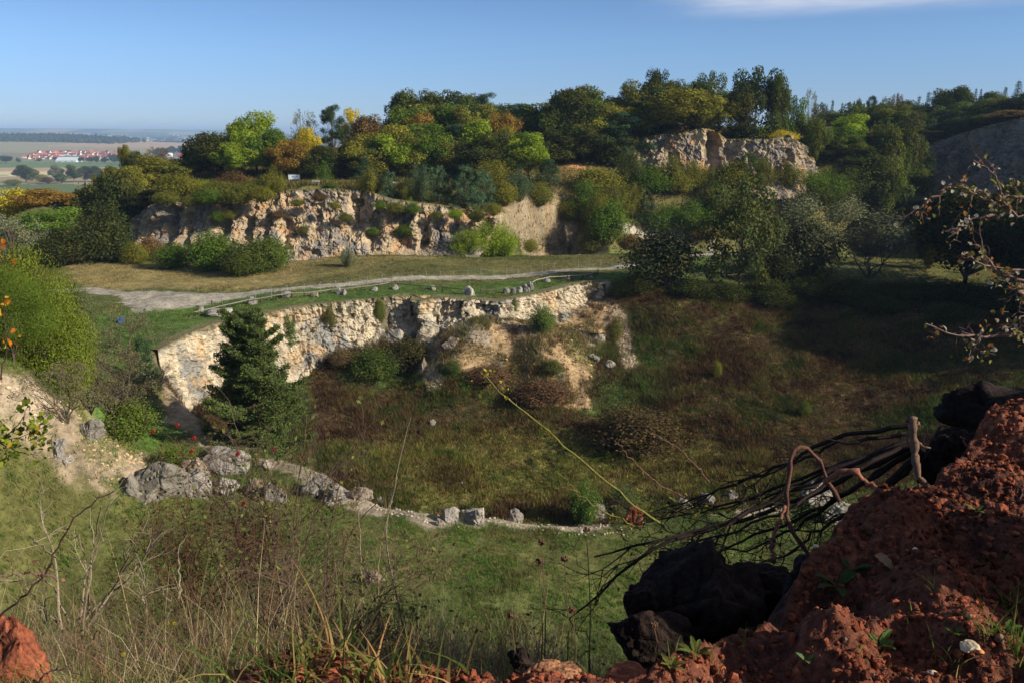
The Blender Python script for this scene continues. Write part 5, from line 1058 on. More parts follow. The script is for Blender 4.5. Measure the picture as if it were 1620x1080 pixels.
# clods for the shaded hollow at the edge, shade put into their dark colour
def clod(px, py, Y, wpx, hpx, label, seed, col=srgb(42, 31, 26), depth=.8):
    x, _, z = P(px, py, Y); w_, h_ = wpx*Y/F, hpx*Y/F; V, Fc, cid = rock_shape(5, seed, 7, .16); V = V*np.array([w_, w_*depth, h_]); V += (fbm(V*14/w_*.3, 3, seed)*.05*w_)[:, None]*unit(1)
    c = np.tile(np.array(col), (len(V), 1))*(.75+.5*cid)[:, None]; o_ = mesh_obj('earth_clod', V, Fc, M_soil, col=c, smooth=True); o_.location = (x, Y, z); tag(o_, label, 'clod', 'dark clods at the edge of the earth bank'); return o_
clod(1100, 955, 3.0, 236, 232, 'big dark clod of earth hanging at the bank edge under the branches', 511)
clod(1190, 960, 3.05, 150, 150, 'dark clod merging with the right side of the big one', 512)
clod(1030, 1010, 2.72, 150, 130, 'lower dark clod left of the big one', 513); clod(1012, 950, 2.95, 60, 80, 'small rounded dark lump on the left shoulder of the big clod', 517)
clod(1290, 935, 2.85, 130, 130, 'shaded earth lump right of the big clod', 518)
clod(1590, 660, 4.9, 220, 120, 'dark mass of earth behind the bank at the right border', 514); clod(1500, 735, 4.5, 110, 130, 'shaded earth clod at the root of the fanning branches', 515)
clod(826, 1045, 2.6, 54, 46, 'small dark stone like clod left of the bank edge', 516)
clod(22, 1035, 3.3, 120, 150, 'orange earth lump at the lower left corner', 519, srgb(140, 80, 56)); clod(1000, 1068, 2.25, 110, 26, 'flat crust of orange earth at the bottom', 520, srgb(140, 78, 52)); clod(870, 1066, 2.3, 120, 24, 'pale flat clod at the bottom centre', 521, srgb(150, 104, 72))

x_, y_ = 2.75, 2.15; V, Fc, cid = rock_shape(4, 531, 6, .14); o = mesh_obj('earth_clod', V*np.array([.7, .62, 1.5]), Fc, M_soil, col=np.tile(np.array(srgb(110, 62, 44)), (len(V), 1)), smooth=True); o.location = (x_, y_, -.95); tag(o, 'unseen earth hump added beyond the right border to shade the clods', 'clod', 'dark clods at the edge of the earth bank')  # hump added out of view, throws shade across the clods

# ------------------------------------------------------------------ foreground woody things
BK = srgb(70, 56, 46); BKD = srgb(52, 42, 36); BKL = srgb(112, 88, 72)
def path3(pts, n=14, wob=.0):
    p = np.array([P(*q_) for q_ in pts]); d = np.r_[0, np.cumsum(np.linalg.norm(np.diff(p, axis=0), axis=1))]; t = np.linspace(0, d[-1], n)
    m_ = np.stack([np.interp(t, d, p[:, k]) for k in range(3)], 1)
    for _ in range(2): m_[1:-1] = (m_[:-2]+2*m_[1:-1]+m_[2:])/4
    if wob: m_[1:-1] += rng.normal(size=(n-2, 3))*wob
    return m_
def rad(p, ra, rb): return np.linspace(ra, rb, len(p))
def twigs(mb, p, d, l, r, dep, col, spread=.5, grav=0, tips=None, nb=2):
    q1 = p+d*l*.5+rng.normal(size=3)*l*.06; q2 = p+d*l+rng.normal(size=3)*l*.08; mb.tube([p, q1, q2], [r, r*.8, r*.55], 4, col, cap=False)
    if tips is not None: tips.append(q2)
    if dep == 0: return
    for b_ in (q1, q2)[:nb]+((q2,) if rng.random() < .5 else ()):
        dd = d+rng.normal(size=3)*spread; dd[2] += grav; dd /= np.linalg.norm(dd); twigs(mb, b_, dd, l*.68, r*.6, dep-1, col, spread, grav, tips, nb)
# fan of dark branches
e = empty('fallen_bush', P(1450, 700, 4.0)); L0 = np.array(e.location)
fan = [([(1440,672,3.9),(1370,680,4.0),(1290,705,4.1),(1215,748,4.2),(1130,775,4.3),(1060,800,4.4)],.011), ([(1445,686,3.9),(1330,700,4.0),(1240,735,4.1),(1180,770,4.2)],.009),
 ([(1450,695,3.9),(1350,730,3.9),(1240,785,3.9),(1130,830,3.9),(1040,860,3.9),(985,900,3.9),(930,955,3.9)],.015), ([(1450,700,3.95),(1380,735,4.0),(1300,775,4.05),(1200,815,4.1),(1080,848,4.1),(1000,862,4.1),(940,880,4.15)],.014),
 ([(1455,705,4.0),(1400,740,4.1),(1310,800,4.2),(1230,850,4.3),(1180,872,4.35)],.014), ([(1460,712,3.9),(1400,770,3.9),(1340,812,3.9),(1280,850,3.95),(1240,880,4.0)],.013),
 ([(1455,700,4.0),(1390,722,4.1),(1290,745,4.2),(1190,790,4.3),(1100,812,4.4),(1040,822,4.4)],.010), ([(1460,715,4.1),(1420,760,4.1),(1380,800,4.1),(1330,840,4.15)],.011), ([(1452,708,4.05),(1370,760,4.1),(1270,815,4.15),(1160,860,4.2),(1090,900,4.2)],.011),
 ([(1450,700,3.85),(1340,745,3.85),(1250,800,3.8),(1150,846,3.8),(1075,858,3.8)],.010), ([(1452,700,4.2),(1350,725,4.3),(1260,770,4.4),(1160,800,4.5),(1110,815,4.5)],.009)]
tipsF = []
for k, (pts, r) in enumerate(fan):
    p = path3(pts, 18, .008)-L0; m = MB(); m.tube(p, rad(p, r*1.25, r*.35), 6, BKD)
    for i in range(7, 18):
        if rng.random() < .62:
            d = p[i]-p[i-1]; d = d/np.linalg.norm(d)+rng.normal(size=3)*.5; d /= np.linalg.norm(d); twigs(m, p[i], d, rng.uniform(.10, .26), r*.35, 2, BKD, .5, -.05, tipsF)
    m.build('branch', M_twig, e)
tf = np.array(tipsF); kk = rng.random(len(tf)) < .30; tf = tf[kk]; m = MB(); m.leaves(tf, unit(len(tf)), .022*(.6+.7*rng.random(len(tf))), np.array([srgb(112, 110, 46)])*(.6+.8*rng.random((len(tf), 1))), .6); m.build('leaves', M_fleaf, e)
tag(e, 'fan of black bare branches sprawling from the earth bank to the left', 'fallen bush')
# thicket of thin twigs and small leaves behind the fan
e = empty('bramble_thicket', P(1080, 830, 4.8)); L0 = np.array(e.location); m = MB(); tp = []
for k in range(46):
    px, py = rng.uniform(960, 1330), rng.uniform(800, 930); p = np.array(P(px, py, rng.uniform(4.4, 5.6)))-L0; d = rng.normal(size=3); d[2] = abs(d[2])*.5; d /= np.linalg.norm(d); twigs(m, p, d, rng.uniform(.12, .3), .0035, 3, BK, .6, 0, tp)
m.build('stems', M_twig, e); tp = np.array(tp); m = MB(); kk = rng.random(len(tp)) < .6; tp = tp[kk]; m.leaves(tp, unit(len(tp)), .026*(.5+.8*rng.random(len(tp))), np.array([srgb(120, 122, 56)])*(.5+.9*rng.random((len(tp), 1))), .6); m.build('leaves', M_fleaf, e)
tag(e, 'thin leafy bramble tangle behind the black branches', 'bramble')
def root(pts, r0, r1, label, name='root', col=BKL, group='bare roots on the earth bank', extra=()):
    L0 = np.array(P(*pts[0])); e_ = None; p = path3(pts, 20, .004)-L0; m = MB(); m.tube(p, rad(p, r0, r1)*(1+.18*rng.normal(size=20)), 9, col)
    for ex, ra in extra: p2 = path3(ex, 8, .003)-L0; m.tube(p2, rad(p2, ra, ra*.4), 7, col)
    o_ = m.build(name, M_twig, smooth=True); o_.location = L0; tag(o_, label, 'root', group); return o_
root([(1445,660,3.4),(1442,672,3.4),(1446,700,3.4),(1447,730,3.37),(1458,762,3.32),(1473,790,3.3)], .019, .010, 'thick pale root standing upright on the earth bank', extra=[([(1446,672,3.4),(1434,690,3.42),(1438,702,3.4)], .009), ([(1450,700,3.4),(1462,706,3.38),(1472,708,3.36)], .008), ([(1438,662,3.41),(1434,668,3.42)], .012), ([(1450,668,3.4),(1455,674,3.39)], .009)])
root([(1290,892,3.2),(1268,862,3.25),(1246,838,3.3),(1244,800,3.32),(1248,750,3.34),(1250,712,3.35),(1262,698,3.36),(1282,706,3.37),(1296,728,3.38),(1303,750,3.38),(1318,772,3.35),(1328,792,3.3)], .009, .008, 'looping reddish root arching in front of the black branches', col=srgb(96, 66, 54))
root([(1222,890,3.1),(1220,860,3.14),(1232,822,3.2),(1242,800,3.25)], .010, .006, 'short curved root joining the looping one', col=srgb(120, 78, 62))
root([(1304,762,3.36),(1320,750,3.34),(1345,742,3.3),(1362,752,3.28),(1375,768,3.26),(1398,776,3.2)], .013, .010, 'knobbly root lying on the edge right of the looping one', col=srgb(140, 92, 72))
root([(1596,768,3.2),(1605,800,3.1),(1622,770,3.1)], .004, .003, 'thin root thread on the red earth at the right', col=srgb(120, 90, 76)); root([(1520,690,3.9),(1535,715,3.8),(1548,728,3.7)], .004, .003, 'thin curved root above the bank', col=srgb(120, 80, 66))
root([(1555,912,2.55),(1560,960,2.45),(1566,1010,2.35),(1582,1085,2.2)], .0045, .006, 'straight rusty stalk standing at the lower right', col=srgb(150, 74, 40))
# canes: thin arching shoots
def cane(pts, r0, r1, col, label, thorns=10, leaves=(), group='briar canes reaching over the pit', side=0, lc=srgb(170, 160, 60), name='briar_cane'):
    L0 = np.array(P(*pts[0])); e = empty(name, L0); p = path3(pts, 24, .004)-L0; m = MB(); m.tube(p, rad(p, r0, r1), 6, col)
    for k in range(thorns): i = rng.integers(2, 23); d = unit(1)[0]; m.tube([p[i], p[i]+d*.018], [.003, .0006], 4, col, cap=False)
    for k in range(side): i = rng.integers(8, 23); d = p[i]-p[i-1]; d = d/np.linalg.norm(d)+rng.normal(size=3)*.5; twigs(m, p[i], d/np.linalg.norm(d), .12, r1*.8, 1, col)
    m.build('stem', M_twig, e)
    if leaves:
        P0 = []; 
        for (px, py, Y, k, sp) in leaves: P0.append(np.array(P(px, py, Y))-L0+rng.normal(size=(k, 3))*sp)
        P0 = np.vstack(P0); m = MB(); m.leaves(P0, unit(len(P0)), .022*(.6+.8*rng.random(len(P0))), np.array([lc])*(.6+.8*rng.random((len(P0), 1))), .6); m.build('leaves', M_fleaf, e)
    tag(e, label, 'briar', group)
YG = srgb(112, 108, 52); BR_ = srgb(112, 84, 66)
cane([(1055,836,4.2),(1000,795,4.2),(940,745,4.2),(880,695,4.2),(830,650,4.2),(790,622,4.2),(768,594,4.2)], .0075, .003, YG, 'long yellow green briar cane crossing the middle of the pit', 14, [(770,592,4.2,14,.02),(778,610,4.2,8,.02),(800,625,4.2,8,.02),(860,680,4.2,3,.01)])
cane([(1085,788,4.4),(1040,765,4.4),(1010,738,4.4),(985,710,4.4),(972,696,4.4)], .005, .002, BR_, 'brown cane right of the long yellow green one', 8)
cane([(1122,762,4.4),(1100,735,4.4),(1070,705,4.4),(1040,690,4.4),(1020,678,4.4)], .005, .002, BR_, 'brown cane reaching highest above the twig tangle', 8)
cane([(1010,835,4.3),(960,810,4.3),(925,790,4.3),(900,762,4.3),(880,744,4.3)], .0045, .002, YG, 'short yellowish cane left of the long one', 8, [(935,800,4.3,5,.03)]); cane([(935,800,4.3),(905,772,4.3),(870,770,4.3),(835,782,4.3)], .003, .0015, srgb(110,100,60), 'thin side cane pointing left', 4, [(855,768,4.3,4,.01)])
cane([(640,1000,6.4),(608,850,6.4),(622,780,6.4),(636,710,6.4),(650,660,6.4)], .009, .004, srgb(132, 120, 98), 'tall straight pale stalk with a small head', 0, (), 'tall dry stalks', name='dry_stalk')
cane([(575,985,6.0),(572,900,6.0),(568,830,6.0),(566,805,6.0)], .006, .003, srgb(150, 128, 104), 'thin dry stalk left of the tall pale one', 0, (), 'tall dry stalks', 2, name='dry_stalk'); cane([(600,1000,6.0),(598,900,6.0),(606,840,6.0),(618,800,6.0)], .006, .003, srgb(150, 128, 104), 'dry stalk just beside the tall pale one', 0, (), 'tall dry stalks', 3, name='dry_stalk')
cane([(-10,985,2.6),(30,950,2.6),(75,905,2.6),(95,855,2.6),(120,815,2.6),(165,782,2.6),(180,776,2.6)], .0045, .002, srgb(74, 54, 44), 'dark arching cane at the lower left', 8); cane([(90,915,2.6),(60,905,2.6),(0,912,2.6),(-30,920,2.6)], .004, .002, srgb(120, 90, 80), 'pinkish side shoot of the dark arching cane', 2, [(60,900,2.6,5,.015),(82,912,2.6,8,.02),(8,876,2.6,3,.006)], lc=srgb(150, 108, 84))
cane([(50,1090,2.5),(80,1060,2.5),(110,1058,2.5),(125,1066,2.5)], .004, .002, srgb(80, 62, 56), 'low dark shoot at the bottom left', 2)
# pale dead stems on the left
e = empty('dead_stems', P(150, 990, 5.0)); L0 = np.array(e.location); m = MB()
for pts in [[(98,995),(92,940),(88,880),(70,830),(60,795)],[(88,880),(62,860),(46,848)],[(130,1000),(138,920),(150,860),(160,800)],[(125,990),(130,930),(150,880),(168,808)],[(150,985),(180,930),(205,870),(225,840)],[(140,990),(165,950),(200,900),(215,875)],[(135,980),(170,940),(215,910),(240,860)],
            [(110,990),(90,930),(60,910),(20,920)],[(145,985),(175,955),(240,870),(262,812)],[(100,1000),(70,960),(40,930)],[(140,970),(138,900),(125,845)],[(230,1005),(232,960),(231,925)],[(282,945),(284,905),(282,885)],[(265,985),(268,960),(270,940)],[(72,985),(70,940),(68,900)]]:
    p = path3([(a, b, 5.0+rng.normal()*.15) for a, b in pts], 10, .006)-L0; m.tube(p, rad(p, .0075, .003), 5, np.array(srgb(146, 128, 104))*rng.uniform(.5, 1.1))
    for i in range(3, 10):
        if rng.random() < .35: d = (p[i]-p[i-1]); d = d/np.linalg.norm(d)+rng.normal(size=3)*.5; twigs(m, p[i], d/np.linalg.norm(d), .16, .003, 1, srgb(150, 134, 112))
m.build('stems', M_twig, e); tag(e, 'clump of pale broken dead stems at the lower left', 'dead plant')
# rose bush with red hips
def rose(px0, px1, pyb, Y, top, n, label, hips=(), cl=srgb(96, 80, 66), seed=1):
    x0 = P((px0+px1)/2, pyb, Y); e = empty('rose_bush', x0); L0 = np.array(x0); m = MB(); tp = []
    for k in range(n):
        bx_ = rng.uniform(px0+.3*(px1-px0), px0+.7*(px1-px0)); tx = rng.uniform(px0-30, px1+30); ty = top+rng.uniform(0, 200)*abs(rng.normal())
        Y_ = Y+rng.normal()*.5; p = path3([(bx_, pyb, Y_), ((bx_*2+tx)/3, pyb*.62+ty*.38, Y_), ((bx_+tx*2)/3, pyb*.25+ty*.75, Y_), (tx, ty, Y_)], 16, .02)-L0; m.tube(p, rad(p, .007, .002), 5, np.array(cl)*rng.uniform(.6, 1.3), cap=False)
        for i in range(4, 16):
            if rng.random() < .75: d = p[i]-p[i-1]; d = d/np.linalg.norm(d)+rng.normal(size=3)*.65; twigs(m, p[i], d/np.linalg.norm(d), rng.uniform(.12, .34), .0032, 2, np.array(cl)*rng.uniform(.6, 1.1), .6, 0, tp)
    m.build('canes', M_twig, e); tp = np.array(tp); kk = rng.random(len(tp)) < .5; tl = tp[kk]+rng.normal(size=(kk.sum(), 3))*.03
    m = MB(); cc = np.where(rng.random((len(tl), 1)) < .55, np.array([srgb(120, 124, 62)]), np.array([srgb(104, 90, 60)]))*(.55+.8*rng.random((len(tl), 1))); m.leaves(tl, unit(len(tl)), .042*(.5+.8*rng.random(len(tl))), cc, .6); m.build('leaves', M_fleaf, e)
    for (hx, hy) in hips:
        h_ = np.array(P(hx, hy, Y-.2))-L0; m = MB(); V_, F_ = ico(2)
        m.add(V_*np.array([.014, .012, .018])+h_, None, F_, srgb(124, 32, 26)); m.add(V_*np.array([.012, .012, .015])+h_+[.016, 0, .009], None, F_, srgb(130, 40, 28))
        m.build('rose_hip', M_paint, e)
    tag(e, label, 'rose bush', 'rose bushes before the rim'); return e
rose(330, 560, 1000, 7.0, 690, 32, 'tall wild rose bush with arching reddish canes in the middle left', [(279,673),(241,683),(305,693),(302,714),(375,718),(406,726),(433,710)])
rose(230, 420, 960, 6.6, 800, 24, 'lower tangled rose bush left of the tall one', [(384,796)], srgb(96, 66, 52)); rose(440, 640, 1030, 5.6, 880, 22, 'dry grey rose tangle in front of the tall one', (), srgb(110, 88, 74))
for pts, lb in [([(460,1000,6.8),(462,880,6.8),(470,770,6.8),(482,700,6.8),(485,655,6.8)], 'thick reddish upright rose shoot'), ([(515,1000,6.8),(520,850,6.8),(535,770,6.8),(560,720,6.8),(590,690,6.8)], 'dark rose shoot bending right'), ([(540,990,6.6),(545,860,6.6),(570,820,6.6),(600,790,6.6),(640,770,6.6)], 'low reddish shoot bending far right'), ([(440,1000,6.8),(425,860,6.8),(416,770,6.8),(412,735,6.8)], 'thin upright shoot left of the thick one'), ([(400,960,6.8),(370,820,6.8),(340,760,6.8),(318,720,6.8)], 'shoot leaning left carrying the red hips')]:
    cane(pts, .009, .003, srgb(104, 80, 66), lb, 20, (), 'long rose shoots', 6, name='rose_shoot')

# dry grass and weeds on the slope below the bank
def slope_xy(n, x0, x1, y0, y1): return np.c_[rng.uniform(x0, x1, n), rng.uniform(y0, y1, n)]
def fblades(name, xy, hmean, wd, cols, label, bend=.45, zf=None, seg=3, mat=None):
    n = len(xy); z = zf(xy) if zf else bank_z(xy[:, 0], xy[:, 1])[0]; H = hmean*(.45+.9*rng.random(n)); a = rng.random(n)*6.283; dirb = np.c_[np.cos(a), np.sin(a)]*bend*rng.random((n, 1))**.8*H[:, None]
    a2 = rng.random(n)*6.283; W = wd*(.6+.8*rng.random(n)); sd_ = np.c_[np.cos(a2), np.sin(a2), a2*0]*W[:, None]; base = np.c_[xy, z-.03]; V = []
    for k in range(seg+1):
        t = k/seg; c_ = base+np.c_[dirb*t*t, H*(t-.25*bend*t*t)]; wv = 1-t*.92; V += [c_-sd_*wv, c_+sd_*wv]
    V = np.stack(V, 1); nv = 2*(seg+1); idx = np.arange(n)[:, None]*nv
    Q = np.concatenate([idx+np.array([2*k, 2*k+1, 2*k+3, 2*k+2])[None] for k in range(seg)])
    ci = rng.integers(0, len(cols), n); cc = np.array(cols)[ci]*(.6+.8*rng.random((n, 1))); cc = np.repeat(cc, nv, 0)
    o_ = mesh_obj(name, V.reshape(-1, 3), Q, mat or M_grass, col=cc); tag(o_, label, kind='stuff'); return o_
DRY = [srgb(160, 140, 104), srgb(136, 108, 78), srgb(112, 82, 58), srgb(110, 112, 60), srgb(96, 104, 52), srgb(164, 150, 120)]
GRN = [srgb(96, 118, 48), srgb(78, 104, 44), srgb(120, 124, 60), srgb(134, 120, 72)]
xy = slope_xy(30000, -4.9, .7, 3.2, 9.6); k = fbm(np.c_[xy*.9, xy[:, 0]*0], 3, 601); xy = xy[k > -.25]
fblades('dry_grass', xy, .42, .0038, DRY, 'matted dry grass and weeds below the bank', .9)
xy = slope_xy(15000, -4.8, .6, 4.5, 9.4); k = fbm(np.c_[xy*1.2, xy[:, 0]*0], 3, 611); xy = xy[k > .08]; fblades('dry_stems', xy, .95, .0032, [srgb(186, 168, 130), srgb(160, 136, 104), srgb(120, 90, 66)], 'taller dry straws over the matted grass', .5)
xy = slope_xy(9000, -2.6, .4, 2.3, 4.2); fblades('green_grass', xy, .22, .0035, GRN+DRY[:2], 'green and straw coloured grass at the foot of the frame', 1.0)
m = MB(); tp = []
for k in range(800):
    x, y = rng.uniform(-4.6, .3), rng.uniform(4.2, 9.0); z = bankh(x, y); d = rng.normal(size=3)*.5; d[2] = 1; twigs(m, np.array([x, y, z]), d/np.linalg.norm(d), rng.uniform(.12, .32), .0035, 3, np.array(srgb(118, 98, 78))*rng.uniform(.5, 1.3), .7, -.05, tp)
o = m.build('dead_weeds', M_twig); tag(o, 'brown tangle of dead weeds below the bank', kind='stuff')
tp = np.array(tp); tp = tp[rng.random(len(tp)) < .4]; m = MB(); m.leaves(tp, unit(len(tp)), .03*(.4+.9*rng.random(len(tp))), np.where(rng.random((len(tp), 1)) < .6, np.array([srgb(104, 84, 60)]), np.array([srgb(110, 120, 56)]))*(.5+.9*rng.random((len(tp), 1))), .6); o = m.build('weed_leaves', M_fleaf); tag(o, 'withered small leaves of the weeds', kind='stuff')
# broad grass tuft at the bottom centre
def tuft(cx, cy, n, hmean, spread, cols, label, group=None, wd=.006, bend=1.1, name='grass_tuft'):
    p0 = onbank(cx, cy); xy = p0[:2]+rng.normal(size=(n, 2))*spread; o_ = fblades(name, xy, hmean, wd, cols, label, bend, seg=5, mat=M_fleaf); del o_['kind']; tag(o_, label, 'grass', group)
for i, (cx, cy, n, h_, sp_, lb) in enumerate([(700,1046,150,.20,.12,'broad bladed grass tuft hanging over the bank edge at the bottom centre'),(560,1066,90,.22,.12,'broad grass tuft left of the bottom centre one'),(440,1080,60,.24,.10,'grass blades curving at the bottom left of centre'),(780,1050,80,.13,.07,'straw coloured grass at the right of the bottom centre tuft'),(640,1075,80,.16,.12,'low grass at the very bottom')]):
    tuft(cx, cy, n, h_, sp_, [srgb(104, 116, 54), srgb(150, 128, 76), srgb(168, 130, 84), srgb(82, 100, 46)], lb, 'grass tufts on the bank edge')
for i, (cx, cy, n, h_) in enumerate([(1330,860,9,.08),(1480,930,8,.09),(1560,1000,14,.14),(1600,960,18,.14),(1500,1060,12,.12),(1610,1040,26,.16),(1420,980,6,.08),(1360,1050,8,.08),(1240,1040,10,.08),(1180,1020,12,.09),(1060,1050,16,.10),(1120,1060,14,.09),(1590,900,8,.1),(1500,850,5,.07),(1545,800,4,.06)]):
    tuft(cx, cy, n, h_, .018, [srgb(104, 122, 52), srgb(150, 140, 76), srgb(84, 108, 46)], f'small grass tuft on the red earth, {numword(i+1)} counted along the slope' if False else ['small grass tuft under the looping root','tuft in the middle of the red earth','grass tuft beside the rusty stalk','grass tuft right above the rusty stalk foot','small tuft at the bottom right of centre','thick grass tuft at the lower right corner','thin tuft left of the rusty stalk','sparse tuft at the bottom under the middle','small tuft at the lower left of the red earth','green tuft right of the dark clod foot','bright tuft at the left foot of the dark clod','weedy tuft under the big dark clod','small tuft at the right border of the red earth','few blades in the upper red earth','tiny tuft high on the red earth'][i], 'small grass tufts on the red earth', wd=.0028, bend=.8)
# leaves of small herbs on the earth: each a rosette of lobed leaves
def leafshape(L_, W_, lobes=5, curl=.3):
    n = 13; t = np.linspace(0, 1, n); wv = W_*np.sin(np.pi*np.clip(t, 0, 1)**.8)**.7*(1-.28*(np.cos(t*lobes*2*np.pi)*.5+.5)); z = curl*L_*(t*(1-t))*1.2
    V = np.stack([np.stack([t*L_, -wv/2, z+.12*wv], 1), np.stack([t*L_, t*0, z], 1), np.stack([t*L_, wv/2, z+.12*wv], 1)], 1).reshape(-1, 3); i = np.arange(n-1)[:, None]*3
    return V, np.vstack([np.hstack([i, i+1, i+4, i+3]), np.hstack([i+1, i+2, i+5, i+4])])
def rosette(px, py, n, L_, col, label, up=.5, name='herb', group='small herbs on the red earth', lift=0):
    p0 = onbank(px, py); e = empty(name, p0)
    for k in range(n):
        m = MB(); V, Q = leafshape(L_*rng.uniform(.7, 1.2), L_*.42, rng.integers(3, 6)); a = k*2.4+rng.normal()*.3; tl = up*rng.uniform(.3, 1.2); Ry = np.array([[math.cos(tl), 0, -math.sin(tl)], [0, 1, 0], [math.sin(tl), 0, math.cos(tl)]]); Rz = np.array([[math.cos(a), math.sin(a), 0], [-math.sin(a), math.cos(a), 0], [0, 0, 1]])
        V = (V+[L_*.15, 0, 0]) @ Ry.T @ Rz; V[:, 2] = np.abs(V[:, 2])+.006+lift; m.add(V, Q, None, np.array(col)*rng.uniform(.7, 1.25)); m.tube([[0, 0, 0], V[1]], .0012, 4, np.array(col)*.8, cap=False); m.build('leaf', M_fleaf, e)
    tag(e, label, 'herb', group)
for px, py, n, L_, lb, c_ in [(1325,938,5,.085,'dark lobed herb in the shade under the looping root',srgb(88,106,60)),(1345,905,4,.08,'shaded herb beside the dried leaf',srgb(84,100,64)),(1390,1025,5,.055,'small green rosette at the bottom middle of the red earth',srgb(104,132,70)),(1275,1050,3,.04,'little pale herb at the lower left of the red earth',srgb(120,150,90)),
      (1545,810,3,.04,'tiny round leaved herb high on the red earth',srgb(120,140,70)),(1510,1010,4,.04,'small herb left of the rusty stalk foot',srgb(110,124,60)),(1100,1040,7,.05,'leafy weed under the big dark clod',srgb(110,118,60)),(1000,1040,5,.04,'feathery weed at the left foot of the dark clod',srgb(116,124,66)),(1060,1060,6,.045,'round leaved weed at the bottom of the clod',srgb(124,122,64)),
      (1590,1010,4,.05,'narrow leaved herb at the lower right',srgb(104,130,64)),(55,1040,6,.05,'green nettle like herb before the orange lump',srgb(110,130,70)),(40,1070,4,.045,'second small herb before the orange lump',srgb(110,130,70)),(1230,895,3,.03,'tiny shaded herb at the earth edge',srgb(100,110,60))]:
    rosette(px, py, n, L_, c_, lb)
p0 = onbank(1400, 900); V, Q = leafshape(.085, .035, 4, .8); a = -1.2; V = V @ np.array([[math.cos(a), math.sin(a), 0], [-math.sin(a), math.cos(a), 0], [0, 0, 1]]); m = MB(); m.add(V, Q, None, srgb(190, 150, 110)); o = m.build('dry_leaf', M_fleaf); o.location = p0+[-.02, .04, .03]; o.rotation_euler = (.6, -.3, 0); tag(o, 'pale dried oak leaf curled on the red earth', 'leaf')
for i, (px, py, s_, lb) in enumerate([(1532,1040,.05,'pale cream stone at the lower right of the red earth'),(1549,1032,.028,'orange tinted pebble beside the pale cream stone'),(1475,1070,.03,'little stone at the bottom edge'),(1490,800,.05,'flat red stone below the upright root'),(1290,868,.02,'pale pebble at the earth edge'),(1448,872,.02,'white pebble on the middle slope')]):
    p0 = onbank(px, py); V, Fc, cid = rock_shape(3, 700+i, 8, .12); o = mesh_obj('stone', V*np.array([s_, s_*.8, s_*.7]), Fc, M_rock, col=np.tile(np.array([srgb(214,190,150), srgb(206,130,80), srgb(190,160,130), srgb(160,92,62), srgb(214,190,150), srgb(220,210,190)][i]), (len(V), 1))); o.location = p0+[0, 0, s_*.2]; tag(o, lb, 'stone', 'stones on the red earth')
# umbel seed heads and yellow flowers
def umbel(px, py, pyb, Y, label, col=srgb(104, 78, 58), r=.014, group='dried seed heads'):
    L0 = np.array(P(px+4, pyb, Y)); e = empty('seed_head', L0); top = np.array(P(px, py, Y))-L0; m = MB(); m.tube([[0, 0, 0], top*.5+[.01, 0, 0], top], [.003, .0022, .0016], 5, srgb(104, 82, 62)); m.build('stalk', M_twig, e); m = MB()
    for k in range(26): d = unit(1)[0]*np.array([1, 1, .8])+[0, 0, .5]; d /= np.linalg.norm(d); m.tube([top-[0, 0, r*.6], top+d*r], [.001, .0028], 4, col)
    m.build('umbel', M_twig, e); tag(e, label, 'dried flower', group)
for px, py, pyb, Y, lb in [(857,858,1080,2.9,'dried umbel at the left of the group of seed heads'),(893,884,1080,2.8,'tallest rusty seed head leaning right'),(928,838,1080,3.0,'seed head right of the leaning one'),(852,888,1085,2.9,'small seed head under the left umbel'),(905,965,1080,2.7,'fuzzy seed head on the dark twig'),(1034,988,1050,2.45,'pale seed head before the big dark clod'),(808,974,1080,2.6,'seed head left of the group')]: umbel(px, py, pyb, Y, lb)
for px, py, Y, lb in [(266,984,5.2,'left one of the two yellow flowers in the dry grass'),(276,985,5.2,'right one of the two yellow flowers in the dry grass'),(196,1034,4.2,'single small yellow flower lower in the grass')]:
    L0 = np.array(P(px, py+26, Y)); e = empty('yellow_flower', L0); t_ = np.array(P(px, py, Y))-L0; m = MB(); m.tube([[0, 0, 0], t_], .0018, 4, srgb(100, 120, 50)); m.build('stalk', M_twig, e); m = MB()
    for k in range(12): a = k*.5236; d = np.array([math.cos(a), -.4, math.sin(a)]); m.leaves((t_+d*.009)[None], np.array([[0, -1, .3]]), .016, srgb(230, 200, 30), .5)
    m.build('petals', M_fleaf, e); tag(e, lb, 'flower', 'yellow flowers in the dry grass')
# leafy sprigs entering from the left, branch with small leaves entering from the right
def sprig(name, stems, clusters, sz, cols, label, cat, asp=.75, r=.004, barkc=BK):
    L0 = np.array(P(*stems[0][0])); e = empty(name, L0); m = MB(); tp = []
    for st in stems: p = path3(st, 14, .003)-L0; m.tube(p, rad(p, r, r*.35), 5, barkc)
    m.build('twig', M_twig, e); m = MB()
    for (px, py, Y, sx_, sy_, n) in clusters:
        c0 = np.array(P(px, py, Y))-L0; k = Y/F
        for i in range(n):
            c_ = c0+np.array([rng.normal()*sx_*k, rng.normal()*.05, rng.normal()*sy_*k]); V, Q = leafshape(sz*rng.uniform(.6, 1.25), sz*asp*rng.uniform(.7, 1.1), 4, .4); A_ = np.linalg.qr(rng.normal(size=(3, 3)))[0]; m.add(V @ A_+c_, Q, None, np.array(cols[rng.integers(len(cols))])*rng.uniform(.6, 1.25))
    m.build('leaves', M_fleaf, e); tag(e, label, cat)
YL = [srgb(150, 160, 50), srgb(120, 136, 44), srgb(170, 140, 50), srgb(96, 108, 40), srgb(84, 96, 40)]
